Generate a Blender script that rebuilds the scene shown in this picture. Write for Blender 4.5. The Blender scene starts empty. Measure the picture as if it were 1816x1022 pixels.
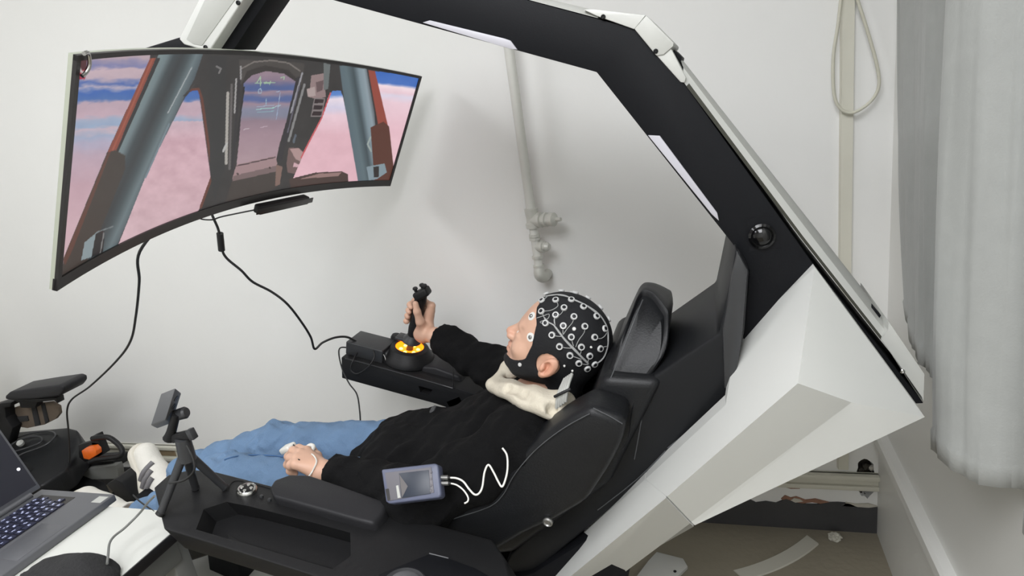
import bpy, bmesh, math, random
import numpy as np
from mathutils import Vector, Matrix
random.seed(4); rng = np.random.default_rng(4)
SC = bpy.context.scene
COL = SC.collection

# ------------------------------------------------------------------ camera
F = 1113.5; CX, CY = 908.0, 511.0; HC = 1.5            # focal length in pixels, picture centre, camera height
_Y = np.array([342., -391., F]); YU = _Y/np.linalg.norm(_Y)
_D = np.array([552., 3654., F]); _D = _D-_D.dot(YU)*YU; DU = _D/np.linalg.norm(_D)
XU = np.cross(DU, YU)
cam = bpy.data.cameras.new('viewpoint'); camo = bpy.data.objects.new('viewpoint', cam); COL.objects.link(camo)
cam.sensor_width = 36; cam.sensor_fit = 'HORIZONTAL'; cam.lens = F/1816*36; cam.clip_start = 0.02
ax = [(XU[i], YU[i], -DU[i]) for i in range(3)]         # image right / down / forward in world axes
camo.matrix_world = Matrix(((ax[0][0], -ax[1][0], -ax[2][0], 0), (ax[0][1], -ax[1][1], -ax[2][1], 0),
                            (ax[0][2], -ax[1][2], -ax[2][2], HC), (0, 0, 0, 1)))
SC.camera = camo

# ------------------------------------------------------------------ light, world, exposure
w = bpy.data.worlds.new('world'); SC.world = w; w.use_nodes = True
w.node_tree.nodes['Background'].inputs[0].default_value = (0.9, 0.93, 1, 1)
w.node_tree.nodes['Background'].inputs[1].default_value = 0.35
def area(name, loc, size, power, col, target=None):
    l = bpy.data.lights.new(name, 'AREA'); l.shape = 'RECTANGLE'; l.size, l.size_y = size; l.energy = power; l.color = col
    o = bpy.data.objects.new(name, l); o.location = loc; COL.objects.link(o)
    if target: o.rotation_euler = (Vector(target)-Vector(loc)).to_track_quat('-Z', 'Y').to_euler()
    return o
LC = (0.955, 0.965, 1.0)
area('ceiling_light', (-0.42, -0.95, 2.86), (1.2, 2.2), 70, LC)
area('ceiling_light', (-2.35, 0.1, 2.86), (0.6, 1.1), 22, LC)
vs = SC.view_settings; vs.view_transform = 'Standard'; vs.look = 'None'; vs.gamma = 1; vs.exposure = 0.35
vs.use_curve_mapping = False
SC.cycles.use_denoising = True
SC.cycles.max_bounces = 8

# ------------------------------------------------------------------ measuring: a pixel's ray meets a plane
def ray(x, y):
    r = np.array([x-CX, y-CY, F]); return np.array([r@XU, r@YU, -(r@DU)])
ORI = np.array([0, 0, HC])
def at(x, y, Y): r = ray(x, y); return ORI+r*Y/r[1]
def atZ(x, y, Z): r = ray(x, y); return ORI+r*(Z-HC)/r[2]
def atX(x, y, X): r = ray(x, y); return ORI+r*X/r[0]
def atP(x, y, p, n): r = ray(x, y); n = np.array(n); return ORI+r*((np.array(p)-ORI)@n)/(r@n)
def proj(P):
    v = P-ORI; z = v@np.array(ax[2])
    xx = v@np.array(ax[0]); yy = v@np.array(ax[1])
    return CX+F*xx/z, CY+F*yy/z

# ------------------------------------------------------------------ materials
def lin(c): return tuple((x/255/12.92 if x/255 <= 0.04045 else ((x/255+0.055)/1.055)**2.4) for x in c)
def mat(name, rgb, rough=0.6, metal=0, var=0.06, vscale=8, bump=0.0, bscale=60, emit=0, spec=0.5, attr=None, sheen=0, detail=3):
    m = bpy.data.materials.new(name); m.use_nodes = True; nt = m.node_tree; N = nt.nodes; L = nt.links
    b = N['Principled BSDF']; b.inputs['Roughness'].default_value = rough; b.inputs['Metallic'].default_value = metal
    b.inputs['Specular IOR Level'].default_value = spec
    if sheen: b.inputs['Sheen Weight'].default_value = sheen
    c = lin(rgb)
    tc = N.new('ShaderNodeTexCoord'); nz = N.new('ShaderNodeTexNoise'); nz.inputs['Scale'].default_value = vscale; nz.inputs['Detail'].default_value = detail
    L.new(tc.outputs['Object'], nz.inputs['Vector'])
    rp = N.new('ShaderNodeMix'); rp.data_type = 'RGBA'
    rp.inputs[6].default_value = tuple(x*(1-var) for x in c)+(1,); rp.inputs[7].default_value = tuple(min(1, x*(1+var)) for x in c)+(1,)
    L.new(nz.outputs[0], rp.inputs[0]); out = rp.outputs[2]
    if attr:
        a = N.new('ShaderNodeAttribute'); a.attribute_name = attr
        mx = N.new('ShaderNodeMix'); mx.data_type = 'RGBA'; mx.blend_type = 'MULTIPLY'; mx.inputs[0].default_value = 1
        L.new(out, mx.inputs[6]); L.new(a.outputs[0], mx.inputs[7]); out = mx.outputs[2]
    L.new(out, b.inputs['Base Color'])
    if bump:
        n2 = N.new('ShaderNodeTexNoise'); n2.inputs['Scale'].default_value = bscale; n2.inputs['Detail'].default_value = 4
        L.new(tc.outputs['Object'], n2.inputs['Vector'])
        bp = N.new('ShaderNodeBump'); bp.inputs['Strength'].default_value = bump; bp.inputs['Distance'].default_value = 0.01
        L.new(n2.outputs[0], bp.inputs['Height']); L.new(bp.outputs[0], b.inputs['Normal'])
    if emit:
        b.inputs['Emission Color'].default_value = c+(1,); b.inputs['Emission Strength'].default_value = emit
    return m
M = {}
M['wall'] = mat('white_wall_paint', (237, 237, 234), 0.75, var=0.025, vscale=2.5, bump=0.08, bscale=25)
M['wall_r'] = mat('white_wall_gloss_paint', (234, 234, 230), 0.42, var=0.03, vscale=3, bump=0.08, bscale=12)
M['ceil'] = mat('ceiling_paint', (235, 235, 232), 0.9)
M['floor'] = mat('grey_green_concrete', (142, 135, 119), 0.75, var=0.2, vscale=3.5, bump=0.25, bscale=40, detail=8)
M['band'] = mat('dark_grey_skirting_paint', (66, 66, 68), 0.6, var=0.15, vscale=9, bump=0.2, bscale=40)
M['hole'] = mat('broken_plaster_dark', (70, 66, 58), 0.9, var=0.5, vscale=40, bump=0.6, bscale=60)
M['plaster'] = mat('chipped_plaster', (196, 192, 180), 0.9, var=0.15, vscale=30, bump=0.4)
M['brick'] = mat('bare_brick_chips', (150, 112, 92), 0.9, var=0.3, vscale=40, bump=0.4)
M['trunk'] = mat('aged_cream_plastic', (216, 214, 200), 0.55, var=0.05, vscale=12)
M['trunk_in'] = mat('brown_gap', (150, 132, 104), 0.8, var=0.2, vscale=20)
M['pipe'] = mat('painted_pipe', (214, 214, 207), 0.5, var=0.04, vscale=20, bump=0.1)
M['valve'] = mat('painted_valve_metal', (206, 206, 198), 0.4, 0.15, var=0.08, vscale=40, bump=0.15)
M['cable_w'] = mat('ivory_cable', (206, 204, 188), 0.5)
M['white'] = mat('white_powder_coat', (209, 210, 206), 0.4, var=0.012, vscale=5)
M['cover'] = mat('light_grey_cover', (190, 191, 186), 0.5, var=0.02, vscale=5)
M['silver'] = mat('silver_and_shade_grey', (178, 179, 174), 0.45, var=0.02, vscale=5)
M['black'] = mat('black_powder_coat', (20, 21, 24), 0.55, spec=0.15, var=0.05, vscale=14, bump=0.04, bscale=500)
M['lens'] = mat('black_glossy_dome', (12, 12, 13), 0.12)
M['olive'] = mat('dark_olive_edge', (58, 58, 50), 0.5)
M['plastic'] = mat('black_plastic', (29, 29, 30), 0.48, spec=0.25, var=0.06, vscale=14, bump=0.05, bscale=400)
M['plastic2'] = mat('charcoal_plastic', (52, 53, 55), 0.4, var=0.05, vscale=14)
M['camgrey'] = mat('grey_camera_shell', (92, 93, 95), 0.45, var=0.03)
M['pad'] = mat('charcoal_armrest_foam', (42, 42, 44), 0.45, spec=0.2, var=0.05, vscale=14, bump=0.05, bscale=300)
M['leather'] = mat('black_leatherette', (26, 27, 29), 0.42, spec=0.3, var=0.08, vscale=20, bump=0.08, bscale=260)
M['stitch'] = mat('grey_stitching', (78, 80, 82), 0.6)
M['shell'] = mat('black_satin_shell', (30, 31, 33), 0.42, spec=0.2, var=0.05, vscale=10)
M['diffuser'] = mat('pale_light_diffuser', (184, 183, 190), 0.35, var=0.02)
M['metal'] = mat('dull_steel', (150, 150, 148), 0.35, 0.9)
M['chrome'] = mat('chrome_ring', (200, 200, 198), 0.18, 1.0)
M['rubber'] = mat('black_cable', (28, 28, 29), 0.5)
M['moncase'] = mat('monitor_silver_case', (164, 168, 154), 0.4, var=0.02)
M['bezel'] = mat('monitor_bezel', (38, 36, 36), 0.35)
M['curtain'] = mat('grey_curtain_cloth', (164, 166, 163), 0.85, var=0.07, vscale=30, bump=0.08, bscale=260, sheen=0.2)
M['skin'] = mat('skin', (214, 172, 148), 0.5, var=0.05, vscale=30, bump=0.05, bscale=150, attr='tint')
M['jacket'] = mat('black_wool_jacket', (13, 13, 14), 0.95, var=0.2, vscale=30, bump=0.2, bscale=250, spec=0.2)
M['jeans'] = mat('blue_denim', (104, 132, 164), 0.85, var=0.22, vscale=14, bump=0.25, bscale=220, detail=6)
M['seam'] = mat('denim_seam', (70, 104, 146), 0.9, var=0.2, vscale=60)
M['hood'] = mat('cream_hood_cotton', (214, 206, 188), 0.9, var=0.06, vscale=20, bump=0.25, bscale=160)
M['cap'] = mat('black_cap_fabric', (17, 18, 22), 0.8, var=0.2, vscale=40, bump=0.15, bscale=300)
M['hair'] = mat('black_hair', (16, 15, 15), 0.6, bump=0.4, bscale=300)
M['electrode'] = mat('grey_electrode_ring', (206, 207, 206), 0.4, var=0.05)
M['gel'] = mat('dark_electrode_core', (28, 29, 33), 0.4)
M['wire'] = mat('pale_grey_wire', (168, 169, 168), 0.45)
M['sticker'] = mat('white_foam_sticker', (232, 232, 228), 0.6)
M['shoe'] = mat('white_sneaker', (222, 219, 210), 0.6, var=0.06, vscale=40, bump=0.15, bscale=150)
M['stripe'] = mat('grey_shoe_stripe', (110, 108, 110), 0.6)
M['sole'] = mat('off_white_sole', (212, 207, 194), 0.6)
M['oxi'] = mat('white_sensor_plastic', (228, 227, 220), 0.4)
M['bluegrey'] = mat('blue_grey_device_shell', (88, 93, 114), 0.45, var=0.03)
M['devpanel'] = mat('device_panel', (100, 98, 104), 0.5)
M['devscr'] = mat('device_glass', (40, 47, 60), 0.4, var=0.1, vscale=20)
M['devrefl'] = mat('device_glass_glare', (96, 92, 92), 0.35)
M['glow'] = mat('orange_lamp', (255, 120, 10), 0.4, emit=1.9)
M['glowhot'] = mat('orange_lamp_core', (255, 205, 90), 0.4, emit=5)
M['table'] = mat('white_table_top', (212, 213, 207), 0.45, var=0.012)
M['tleg'] = mat('grey_table_leg', (112, 113, 110), 0.5)
M['laptop'] = mat('grey_laptop_shell', (100, 101, 105), 0.4, 0.3, var=0.03)
M['laplid'] = mat('laptop_screen_glass', (42, 43, 52), 0.25)
M['key'] = mat('dark_key', (46, 48, 66), 0.35)
M['keylit'] = mat('key_letters', (170, 176, 205), 0.35, emit=0.15)
M['cloth'] = mat('black_fleece_cloth', (38, 38, 39), 0.95, var=0.15, vscale=20, bump=0.3, bscale=120)
M['khaki'] = mat('brown_khaki_cloth', (98, 86, 74), 0.9, var=0.12, vscale=20, bump=0.2)
M['orange'] = mat('orange_reflector', (206, 96, 34), 0.2, var=0.2, vscale=60, emit=0.12)
M['wood'] = mat('pale_plastic_strip', (196, 194, 182), 0.55, var=0.04)
M['eye'] = mat('eye_white', (230, 226, 220), 0.2)
M['iris'] = mat('dark_iris', (40, 28, 22), 0.15)
M['white_dot'] = mat('screen_light_dot', (235, 235, 240), 0.3, emit=0.6)
M['ridge'] = mat('brand_mark_white', (200, 200, 196), 0.5)

# ------------------------------------------------------------------ object helpers
def root_loc(p):
    while p.parent: p = p.parent
    return np.array(p.location)
def link(name, me, m, parent=None, angle=38, smooth=True, label=None, cat=None, group=None, kind=None):
    o = bpy.data.objects.new(name, me); COL.objects.link(o)
    co = np.empty(len(me.vertices)*3, 'f'); me.vertices.foreach_get('co', co); co = co.reshape(-1, 3)
    if parent is None:
        lo, hi = co.min(0), co.max(0); base = np.array([(lo[0]+hi[0])/2, (lo[1]+hi[1])/2, lo[2]]); o.location = base
    else:
        base = root_loc(parent); o.parent = parent
    me.vertices.foreach_set('co', (co-base).astype('f').ravel()); me.update()
    if m is not None and not me.materials: me.materials.append(m)
    if smooth:
        me.polygons.foreach_set('use_smooth', np.ones(len(me.polygons), bool))
        if angle: me.set_sharp_from_angle(angle=math.radians(angle))
    if label: o['label'] = label
    if cat: o['category'] = cat
    if group: o['group'] = group
    if kind: o['kind'] = kind
    return o
def thing(name, label, cat, loc, group=None):
    o = bpy.data.objects.new(name, None); COL.objects.link(o); o.location = tuple(loc); o.empty_display_size = 0.05
    o['label'] = label; o['category'] = cat
    if group: o['group'] = group
    bpy.context.view_layer.update(); return o
def raw(v, f):
    me = bpy.data.meshes.new('m'); me.from_pydata([tuple(map(float, p)) for p in v], [], [tuple(map(int, q)) for q in f]); me.update(); return me
def frombm(bm):
    bmesh.ops.recalc_face_normals(bm, faces=bm.faces); me = bpy.data.meshes.new('m'); bm.to_mesh(me); bm.free(); return me
def add_prism(bm, front, back, bevel=0, seg=2):
    """solid between two rings of points"""
    a = [bm.verts.new(tuple(p)) for p in front]; b = [bm.verts.new(tuple(p)) for p in back]; n = len(a)
    fs = [bm.faces.new(a), bm.faces.new(b[::-1])]
    for i in range(n): fs.append(bm.faces.new((a[i], b[i], b[(i+1) % n], a[(i+1) % n])))
    bmesh.ops.recalc_face_normals(bm, faces=fs)
    if bevel:
        es = {e for f in fs for e in f.edges}
        bmesh.ops.bevel(bm, geom=list(es), offset=bevel, segments=seg, affect='EDGES', profile=0.5, clamp_overlap=True)
def prism_px(name, px, y0, y1, m, parent=None, bevel=0.002, seg=2, **k):
    """a plate with the outline px seen at depth y0, running back to depth y1"""
    P = [at(x, y, y0) for x, y in px]; bm = bmesh.new()
    add_prism(bm, P, [p+[0, y1-y0, 0] for p in P], bevel, seg); return link(name, frombm(bm), m, parent, **k)
def solid(name, front, vec, m, parent=None, bevel=0.002, seg=2, **k):
    front = [np.array(p, float) for p in front]; bm = bmesh.new()
    add_prism(bm, front, [p+np.array(vec) for p in front], bevel, seg); return link(name, frombm(bm), m, parent, **k)
def add_box(bm, c, half, R=None, bevel=0.0, seg=2):
    R = np.eye(3) if R is None else np.array(R, float); c = np.array(c, float)
    q = lambda s: [c+R.T@(np.array([i, j, s])*np.array(half)) for i, j in ((-1, -1), (1, -1), (1, 1), (-1, 1))]
    add_prism(bm, q(-1), q(1), bevel, seg)
def box(name, c, half, m, parent=None, R=None, bevel=0.002, seg=2, **k):
    bm = bmesh.new(); add_box(bm, c, half, R, bevel, seg); return link(name, frombm(bm), m, parent, **k)
def spline(P, n=8, closed=False):
    P = [np.array(p, float) for p in P]; out = []; N = len(P)
    for i in range(N if closed else N-1):
        g = lambda j: P[j % N] if closed else P[max(0, min(N-1, j))]
        p0, p1, p2, p3 = g(i-1), g(i), g(i+1), g(i+2)
        for k in range(n):
            t = k/n
            out.append(0.5*(2*p1+(p2-p0)*t+(2*p0-5*p1+4*p2-p3)*t*t+(3*p1-p0-3*p2+p3)*t**3))
    if not closed: out.append(P[-1])
    return out
def tube_vf(P, r, res=8, closed=False, off=0):
    P = np.array(P); n = len(P); r = np.full(n, r) if np.isscalar(r) else np.array(r)
    T = np.roll(P, -1, 0)-np.roll(P, 1, 0)
    if not closed: T[0] = P[1]-P[0]; T[-1] = P[-1]-P[-2]
    T /= np.linalg.norm(T, axis=1)[:, None]+1e-12
    u = np.cross(T[0], [0.3, 0.2, 1]); u /= np.linalg.norm(u); v = []; f = []
    for i in range(n):
        u = u-u@T[i]*T[i]; u /= np.linalg.norm(u); b = np.cross(T[i], u)
        for k in range(res):
            a = 2*math.pi*k/res; v.append(P[i]+r[i]*(math.cos(a)*u+math.sin(a)*b))
    for i in range(n if closed else n-1):
        j = (i+1) % n
        for k in range(res): l = (k+1) % res; f.append((off+i*res+k, off+i*res+l, off+j*res+l, off+j*res+k))
    if not closed: f.append(tuple(off+k for k in range(res))[::-1]); f.append(tuple(off+(n-1)*res+k for k in range(res)))
    return v, f
def tube(name, P, r, m, parent=None, res=8, closed=False, sp=8, **k):
    Q = spline(P, sp, closed) if sp else [np.array(p, float) for p in P]
    if not np.isscalar(r): r = np.interp(np.linspace(0, 1, len(Q)), np.linspace(0, 1, len(r)), r)
    v, f = tube_vf(Q, r, res, closed); return link(name, raw(v, f), m, parent, angle=60, **k)
def frame(n):
    n = np.array(n, float); n /= np.linalg.norm(n); u = np.cross(n, [0.1, 1, 0.2]); u /= np.linalg.norm(u); return u, np.cross(n, u), n
def lathe_vf(prof, c, n, res=24, off=0):
    u, w_, n = frame(n); v = []; f = []
    for r, h in prof:
        for k in range(res):
            a = 2*math.pi*k/res; v.append(np.array(c)+h*n+r*(math.cos(a)*u+math.sin(a)*w_))
    for i in range(len(prof)-1):
        for k in range(res): l = (k+1) % res; f.append((off+i*res+k, off+i*res+l, off+(i+1)*res+l, off+(i+1)*res+k))
    f.append(tuple(off+k for k in range(res))[::-1]); f.append(tuple(off+(len(prof)-1)*res+k for k in range(res)))
    return v, f
def lathe(name, prof, c, n, m, parent=None, res=24, **k):
    v, f = lathe_vf(prof, c, n, res); bm = bmesh.new(); me = raw(v, f); bm.from_mesh(me); return link(name, frombm(bm), m, parent, **k)
def cut(o, px_or_pts):
    """boolean: takes solids away from o"""
    for front, vec in px_or_pts:
        bm = bmesh.new(); add_prism(bm, front, [np.array(p)+np.array(vec) for p in front]); me = frombm(bm)
        c = bpy.data.objects.new('cutter', me); COL.objects.link(c)
        b = o.modifiers.new('b', 'BOOLEAN'); b.object = c; b.operation = 'DIFFERENCE'; b.solver = 'EXACT'
        bpy.context.view_layer.update(); dg = bpy.context.evaluated_depsgraph_get()
        nm = bpy.data.meshes.new_from_object(o.evaluated_get(dg)); o.modifiers.clear(); o.data = nm
        bpy.data.objects.remove(c)
    o.data.polygons.foreach_set('use_smooth', np.ones(len(o.data.polygons), bool)); o.data.set_sharp_from_angle(angle=math.radians(30))
    return o

# ------------------------------------------------------------------ smooth bodies: distance fields turned into meshes
def caps(P, a, b, ra, rb=None):
    rb = ra if rb is None else rb; a = np.array(a, 'f'); b = np.array(b, 'f'); d = b-a
    h = np.clip(((P-a)@d)/max(float(d@d), 1e-12), 0, 1); q = P-a-h[:, None]*d
    return np.sqrt((q*q).sum(1))-(ra+(rb-ra)*h)
def elli(P, c, rad, R=None):
    q = P-np.array(c, 'f')
    if R is not None: q = q@np.array(R, 'f').T
    rad = np.array(rad, 'f'); k0 = np.sqrt(((q/rad)**2).sum(1)); k1 = np.sqrt(((q/rad**2)**2).sum(1))+1e-9
    return k0*(k0-1)/k1
def smin(a, b, k):
    h = np.clip(0.5+0.5*(b-a)/k, 0, 1); return b+(a-b)*h-k*h*(1-h)
def smax(a, b, k): return -smin(-a, -b, k)
def uni(ds, k):
    d = ds[0]
    for e in ds[1:]: d = smin(d, e, k)
    return d
def nets(fn, lo, hi, step):
    lo = np.array(lo, 'f'); n = np.ceil((np.array(hi)-lo)/step).astype(int)+1
    g = [lo[i]+step*np.arange(n[i], dtype='f') for i in range(3)]
    D = np.empty(tuple(n), 'f'); yz = np.stack(np.meshgrid(g[1], g[2], indexing='ij'), -1).reshape(-1, 2); ch = max(1, 200000//len(yz))
    for i in range(0, n[0], ch):
        xs = g[0][i:i+ch]; P = np.empty((len(xs), len(yz), 3), 'f'); P[..., 0] = xs[:, None]; P[..., 1:] = yz
        D[i:i+ch] = fn(P.reshape(-1, 3)).reshape(len(xs), n[1], n[2])
    S = D < 0; C = np.zeros(tuple(n-1), np.uint8)
    cor = [(i, j, k) for i in (0, 1) for j in (0, 1) for k in (0, 1)]
    sl = lambda A, o: A[o[0]:A.shape[0]-1+o[0], o[1]:A.shape[1]-1+o[1], o[2]:A.shape[2]-1+o[2]]
    for o in cor: C += sl(S, o)
    cell = np.argwhere((C > 0) & (C < 8)); idx = np.full(tuple(n-1), -1, int); idx[tuple(cell.T)] = np.arange(len(cell))
    acc = np.zeros((len(cell), 3)); cnt = np.zeros(len(cell))
    for a in cor:
        for d in range(3):
            if a[d]: continue
            b = list(a); b[d] = 1
            da = D[tuple((cell+a).T)]; db = D[tuple((cell+b).T)]; mk = (da < 0) != (db < 0)
            t = np.where(mk, da/np.where(mk, da-db, 1), 0); p = np.tile(np.array(a, float), (len(cell), 1)); p[:, d] += t
            acc += p*mk[:, None]; cnt += mk
    V = lo+step*(cell+acc/cnt[:, None]); Fc = []
    for d in range(3):
        e, f = (d+1) % 3, (d+2) % 3
        A = np.moveaxis(S, (d, e, f), (0, 1, 2)); I = np.moveaxis(idx, (d, e, f), (0, 1, 2))
        x = A[:-1, 1:-1, 1:-1]; y = A[1:, 1:-1, 1:-1]; q = np.argwhere(x != y)
        s = x[tuple(q.T)]; i, j, k = q.T
        Q = np.stack([I[i, j, k], I[i, j+1, k], I[i, j+1, k+1], I[i, j, k+1]], 1); Q[~s] = Q[~s][:, ::-1]
        Fc.append(Q)
    Fc = np.concatenate(Fc); Fc = Fc[(Fc >= 0).all(1)]
    return V, Fc
def meshvf(V, Fc):
    me = bpy.data.meshes.new('m'); me.vertices.add(len(V)); me.vertices.foreach_set('co', np.asarray(V, 'f').ravel())
    me.loops.add(Fc.size); me.loops.foreach_set('vertex_index', Fc.ravel().astype('i')); me.polygons.add(len(Fc))
    me.polygons.foreach_set('loop_start', np.arange(0, Fc.size, 4, dtype='i')); me.update(calc_edges=True); return me
def joinvf(L):
    off = 0; v = []; f = []
    for a, b in L: v.append(np.asarray(a)); f.append(np.asarray(b)+off); off += len(a)
    return np.concatenate(v), np.concatenate(f)

# ================================================================== SETTING
WY, WX, WZ = 1.913, 0.464, 2.9
def setting(name, pts, vec, m, bevel=0):
    return solid(name, pts, vec, m, None, bevel, kind='structure')
setting('floor', [(-4.3, -3.1, 0), (WX+0.1, -3.1, 0), (WX+0.1, WY+0.1, 0), (-4.3, WY+0.1, 0)], (0, 0, -0.1), M['floor'])
setting('ceiling', [(-4.3, -3.1, WZ), (WX+0.1, -3.1, WZ), (WX+0.1, WY+0.1, WZ), (-4.3, WY+0.1, WZ)], (0, 0, 0.1), M['ceil'])
wb = setting('wall_back', [(-4.3, WY, 0), (WX+0.1, WY, 0), (WX+0.1, WY, WZ), (-4.3, WY, WZ)], (0, 0.1, 0), M['wall'])
setting('wall_right', [(WX, -3, 0), (WX, WY, 0), (WX, WY, WZ), (WX, -3, WZ)], (0.1, 0, 0), M['wall_r'])
setting('wall_left', [(-4.2, -3, 0), (-4.2, WY, 0), (-4.2, WY, WZ), (-4.2, -3, WZ)], (-0.1, 0, 0), M['wall'])
setting('wall_front', [(-4.2, -3, 0), (WX, -3, 0), (WX, -3, WZ), (-4.2, -3, WZ)], (0, -0.1, 0), M['wall'])

# dark painted skirting bands with a ragged upper edge
def ragged(a, b, n, z, amp, nrm):
    a = np.array(a); b = np.array(b); lo = [a+(b-a)*i/n for i in range(n+1)]
    up = [p+[0, 0, z+amp*(rng.random()-0.5)+0.5*amp*math.sin(i*1.3)] for i, p in enumerate(lo)]
    return lo+up[::-1]
solid('baseboard_back', ragged((-4.2, WY-0.006, 0), (WX-0.0, WY-0.006, 0), 150, 0.100, 0.014, None), (0, 0.008, 0), M['band'], bevel=0, kind='structure')
solid('baseboard_right', ragged((WX-0.006, -1.5, 0), (WX-0.006, WY-0.006, 0), 90, 0.100, 0.012, None), (0.008, 0, 0), M['band'], bevel=0, kind='structure')
# bare brick and plaster chips along the band, and the hole round the conduit's end
def chip(name, px, m, d=0.004, **k):
    P = [at(x, y, WY) for x, y in px]; c = sum(P)/len(P)
    return solid(name, [p-[0, d, 0] for p in P], (0, d+0.004, 0), m, wb, 0, **k)
chip('brick_chip', [(1385, 884), (1392, 878), (1402, 882), (1412, 880), (1428, 886), (1446, 884), (1470, 890), (1462, 894), (1440, 890), (1415, 893), (1395, 890)], M['brick'])
chip('brick_chip', [(1394, 864), (1402, 857), (1412, 861), (1424, 858), (1418, 866), (1402, 866)], M['brick'])
chip('plaster_chip', [(1402, 886), (1408, 882), (1418, 884), (1424, 888), (1410, 890)], M['plaster'], 0.006)
chip('plaster_chip', [(1494, 896), (1500, 890), (1516, 893), (1540, 892), (1556, 897), (1540, 899), (1510, 897)], M['plaster'], 0.006)
def blob(cx, cy, rx, ry, n=22, j=0.18): return [(cx+rx*math.cos(2*math.pi*i/n)*(1+j*(rng.random()-0.5)*2), cy+ry*math.sin(2*math.pi*i/n)*(1+j*(rng.random()-0.5)*2)) for i in range(n)]
cut(wb, [([at(x, y, WY-0.02) for x, y in blob(1538, 856, 19, 32)], (0, 0.075, 0))])
hb = [at(x, y, WY+0.05) for x, y in blob(1538, 856, 27, 40)]
solid('hole_lining', hb, (0, 0.006, 0), M['hole'], wb, 0)
for i in range(11):
    a = i*2*math.pi/11; p = at(1538+17*math.cos(a), 856+29*math.sin(a), WY+0.02)
    bm = bmesh.new(); bmesh.ops.create_icosphere(bm, subdivisions=1, radius=0.009+0.005*rng.random())
    for v in bm.verts: v.co = Vector(p)+v.co*(0.7+0.6*rng.random())
    link('plaster_lump', frombm(bm), M['plaster' if i % 3 == 0 else 'hole'], wb, smooth=False)

# cable duct low on the back wall, in two lengths
def duct(name, x0, x1, z0, z1):
    bm = bmesh.new(); h = (z1-z0)
    add_box(bm, ((x0+x1)/2, WY-0.006, (z0+z1)/2), ((x1-x0)/2, 0.006, h/2), bevel=0.001)
    add_box(bm, ((x0+x1)/2, WY-0.016, z1-0.008), ((x1-x0)/2, 0.012, 0.008), bevel=0.002)
    add_box(bm, ((x0+x1)/2, WY-0.013, z0+0.008), ((x1-x0)/2, 0.009, 0.008), bevel=0.002)
    return link(name, frombm(bm), M['trunk'], kind='structure')
d1 = duct('trim_1', -1.2, 0.452, 0.168, 0.224)
for x, y in ((1480, 844), (1511, 847)): lathe('screw', [(0.0, 0.0), (0.004, 0), (0.003, 0.003), (0, 0.003)], at(x, y, WY-0.0125), (0, -1, 0), M['metal'], d1, 10)
d2 = duct('trim_2', -3.9, -2.24, 0.16, 0.236)
box('open_slot', (-2.42, WY-0.013, 0.197), (0.075, 0.002, 0.013), M['trunk_in'], d2)

# ledge along the right wall with its own shadow gap
led = setting('trim_3', [(WX, -2.5, 0.345), (WX-0.03, -2.5, 0.345), (WX-0.03, -2.5, 0.372), (WX-0.022, -2.5, 0.38), (WX, -2.5, 0.38)], (0, 2.5+WY, 0), M['wall_r'])
setting('trim_4', [(WX, -2.5, 0.0), (WX-0.012, -2.5, 0.0), (WX-0.012, -2.5, 0.30), (WX, -2.5, 0.305)], (0, 2.5+WY, 0), M['wall_r'])
# moulded trunking that climbs the back wall near the corner
trk_pts = [(0.335, 0.026), (0.338, 0.0), (0.352, -0.004), (0.366, 0.0), (0.369, 0.026)]
setting('trim_5', [(x, WY-0.016+max(d, 0)*0.6, 0.24) for x, d in trk_pts], (0, 0, WZ-0.24), M['trunk'], 0.0)

# pipe with valves on the back wall: one thing
pp = lambda x, y, d=0.075: at(x, y, WY-d)
pipe = thing('water_pipe', 'white painted vertical pipe with valve fittings on the back wall inside the arch', 'pipe', (-0.55, WY-0.075, 0.9))
p_top = np.array([pp(925, 250)[0], WY-0.075, 2.88]); xp = pp(925, 250)[0]
def zpx(y): return pp(925+0.12*(y-250), y)[2]
tube('pipe_run', [(xp, WY-0.075, 2.89), (xp, WY-0.075, zpx(375))], 0.0145, M['pipe'], pipe, 20, sp=0)
V0 = lambda z: np.array([xp, WY-0.075, z])
z1, z2, z3 = zpx(376), zpx(430), zpx(484)
lathe('tee_fitting', [(0.016, 0), (0.022, 0.0), (0.023, 0.014), (0.019, 0.016), (0.018, 0.03), (0.020, 0.045), (0.021, 0.06), (0.016, 0.062)], V0(z1+0.012-0.062), (0, 0, 1), M['valve'], pipe)
tube('lower_pipe', [V0(z1-0.045), V0(z3+0.012)], 0.0135, M['pipe'], pipe, 20, sp=0)
for zz in (z1-0.075, z2+0.012, z2-0.048, z3+0.022): lathe('collar', [(0.013, -0.005), (0.0175, -0.004), (0.0175, 0.004), (0.013, 0.005)], V0(zz), (0, 0, 1), M['valve'], pipe)
dv = np.array([0.94, -0.34, 0.02])
v1 = lathe('valve_body', [(0.018, 0.0), (0.021, 0.02), (0.024, 0.024), (0.024, 0.036), (0.018, 0.038), (0.018, 0.044), (0.022, 0.046), (0.022, 0.054), (0.017, 0.056), (0.017, 0.062), (0.02, 0.063), (0.021, 0.08), (0.012, 0.086), (0.007, 0.088), (0.006, 0.104), (0.0, 0.104)], V0(z1-0.026), dv, M['valve'], pipe)
lathe('drain_tap', [(0.012, 0.0), (0.017, 0.018), (0.019, 0.022), (0.019, 0.03), (0.013, 0.032), (0.013, 0.038), (0.015, 0.04), (0.009, 0.05), (0, 0.05)], V0(z2-0.014), dv, M['valve'], pipe)
tube('elbow_fitting', [V0(z3+0.02), V0(z3-0.006), V0(z3-0.02)+[0.004, 0.02, 0], V0(z3-0.026)+[0.006, 0.074, 0]], [0.016, 0.019, 0.019, 0.016], M['valve'], pipe, 16)

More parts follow.
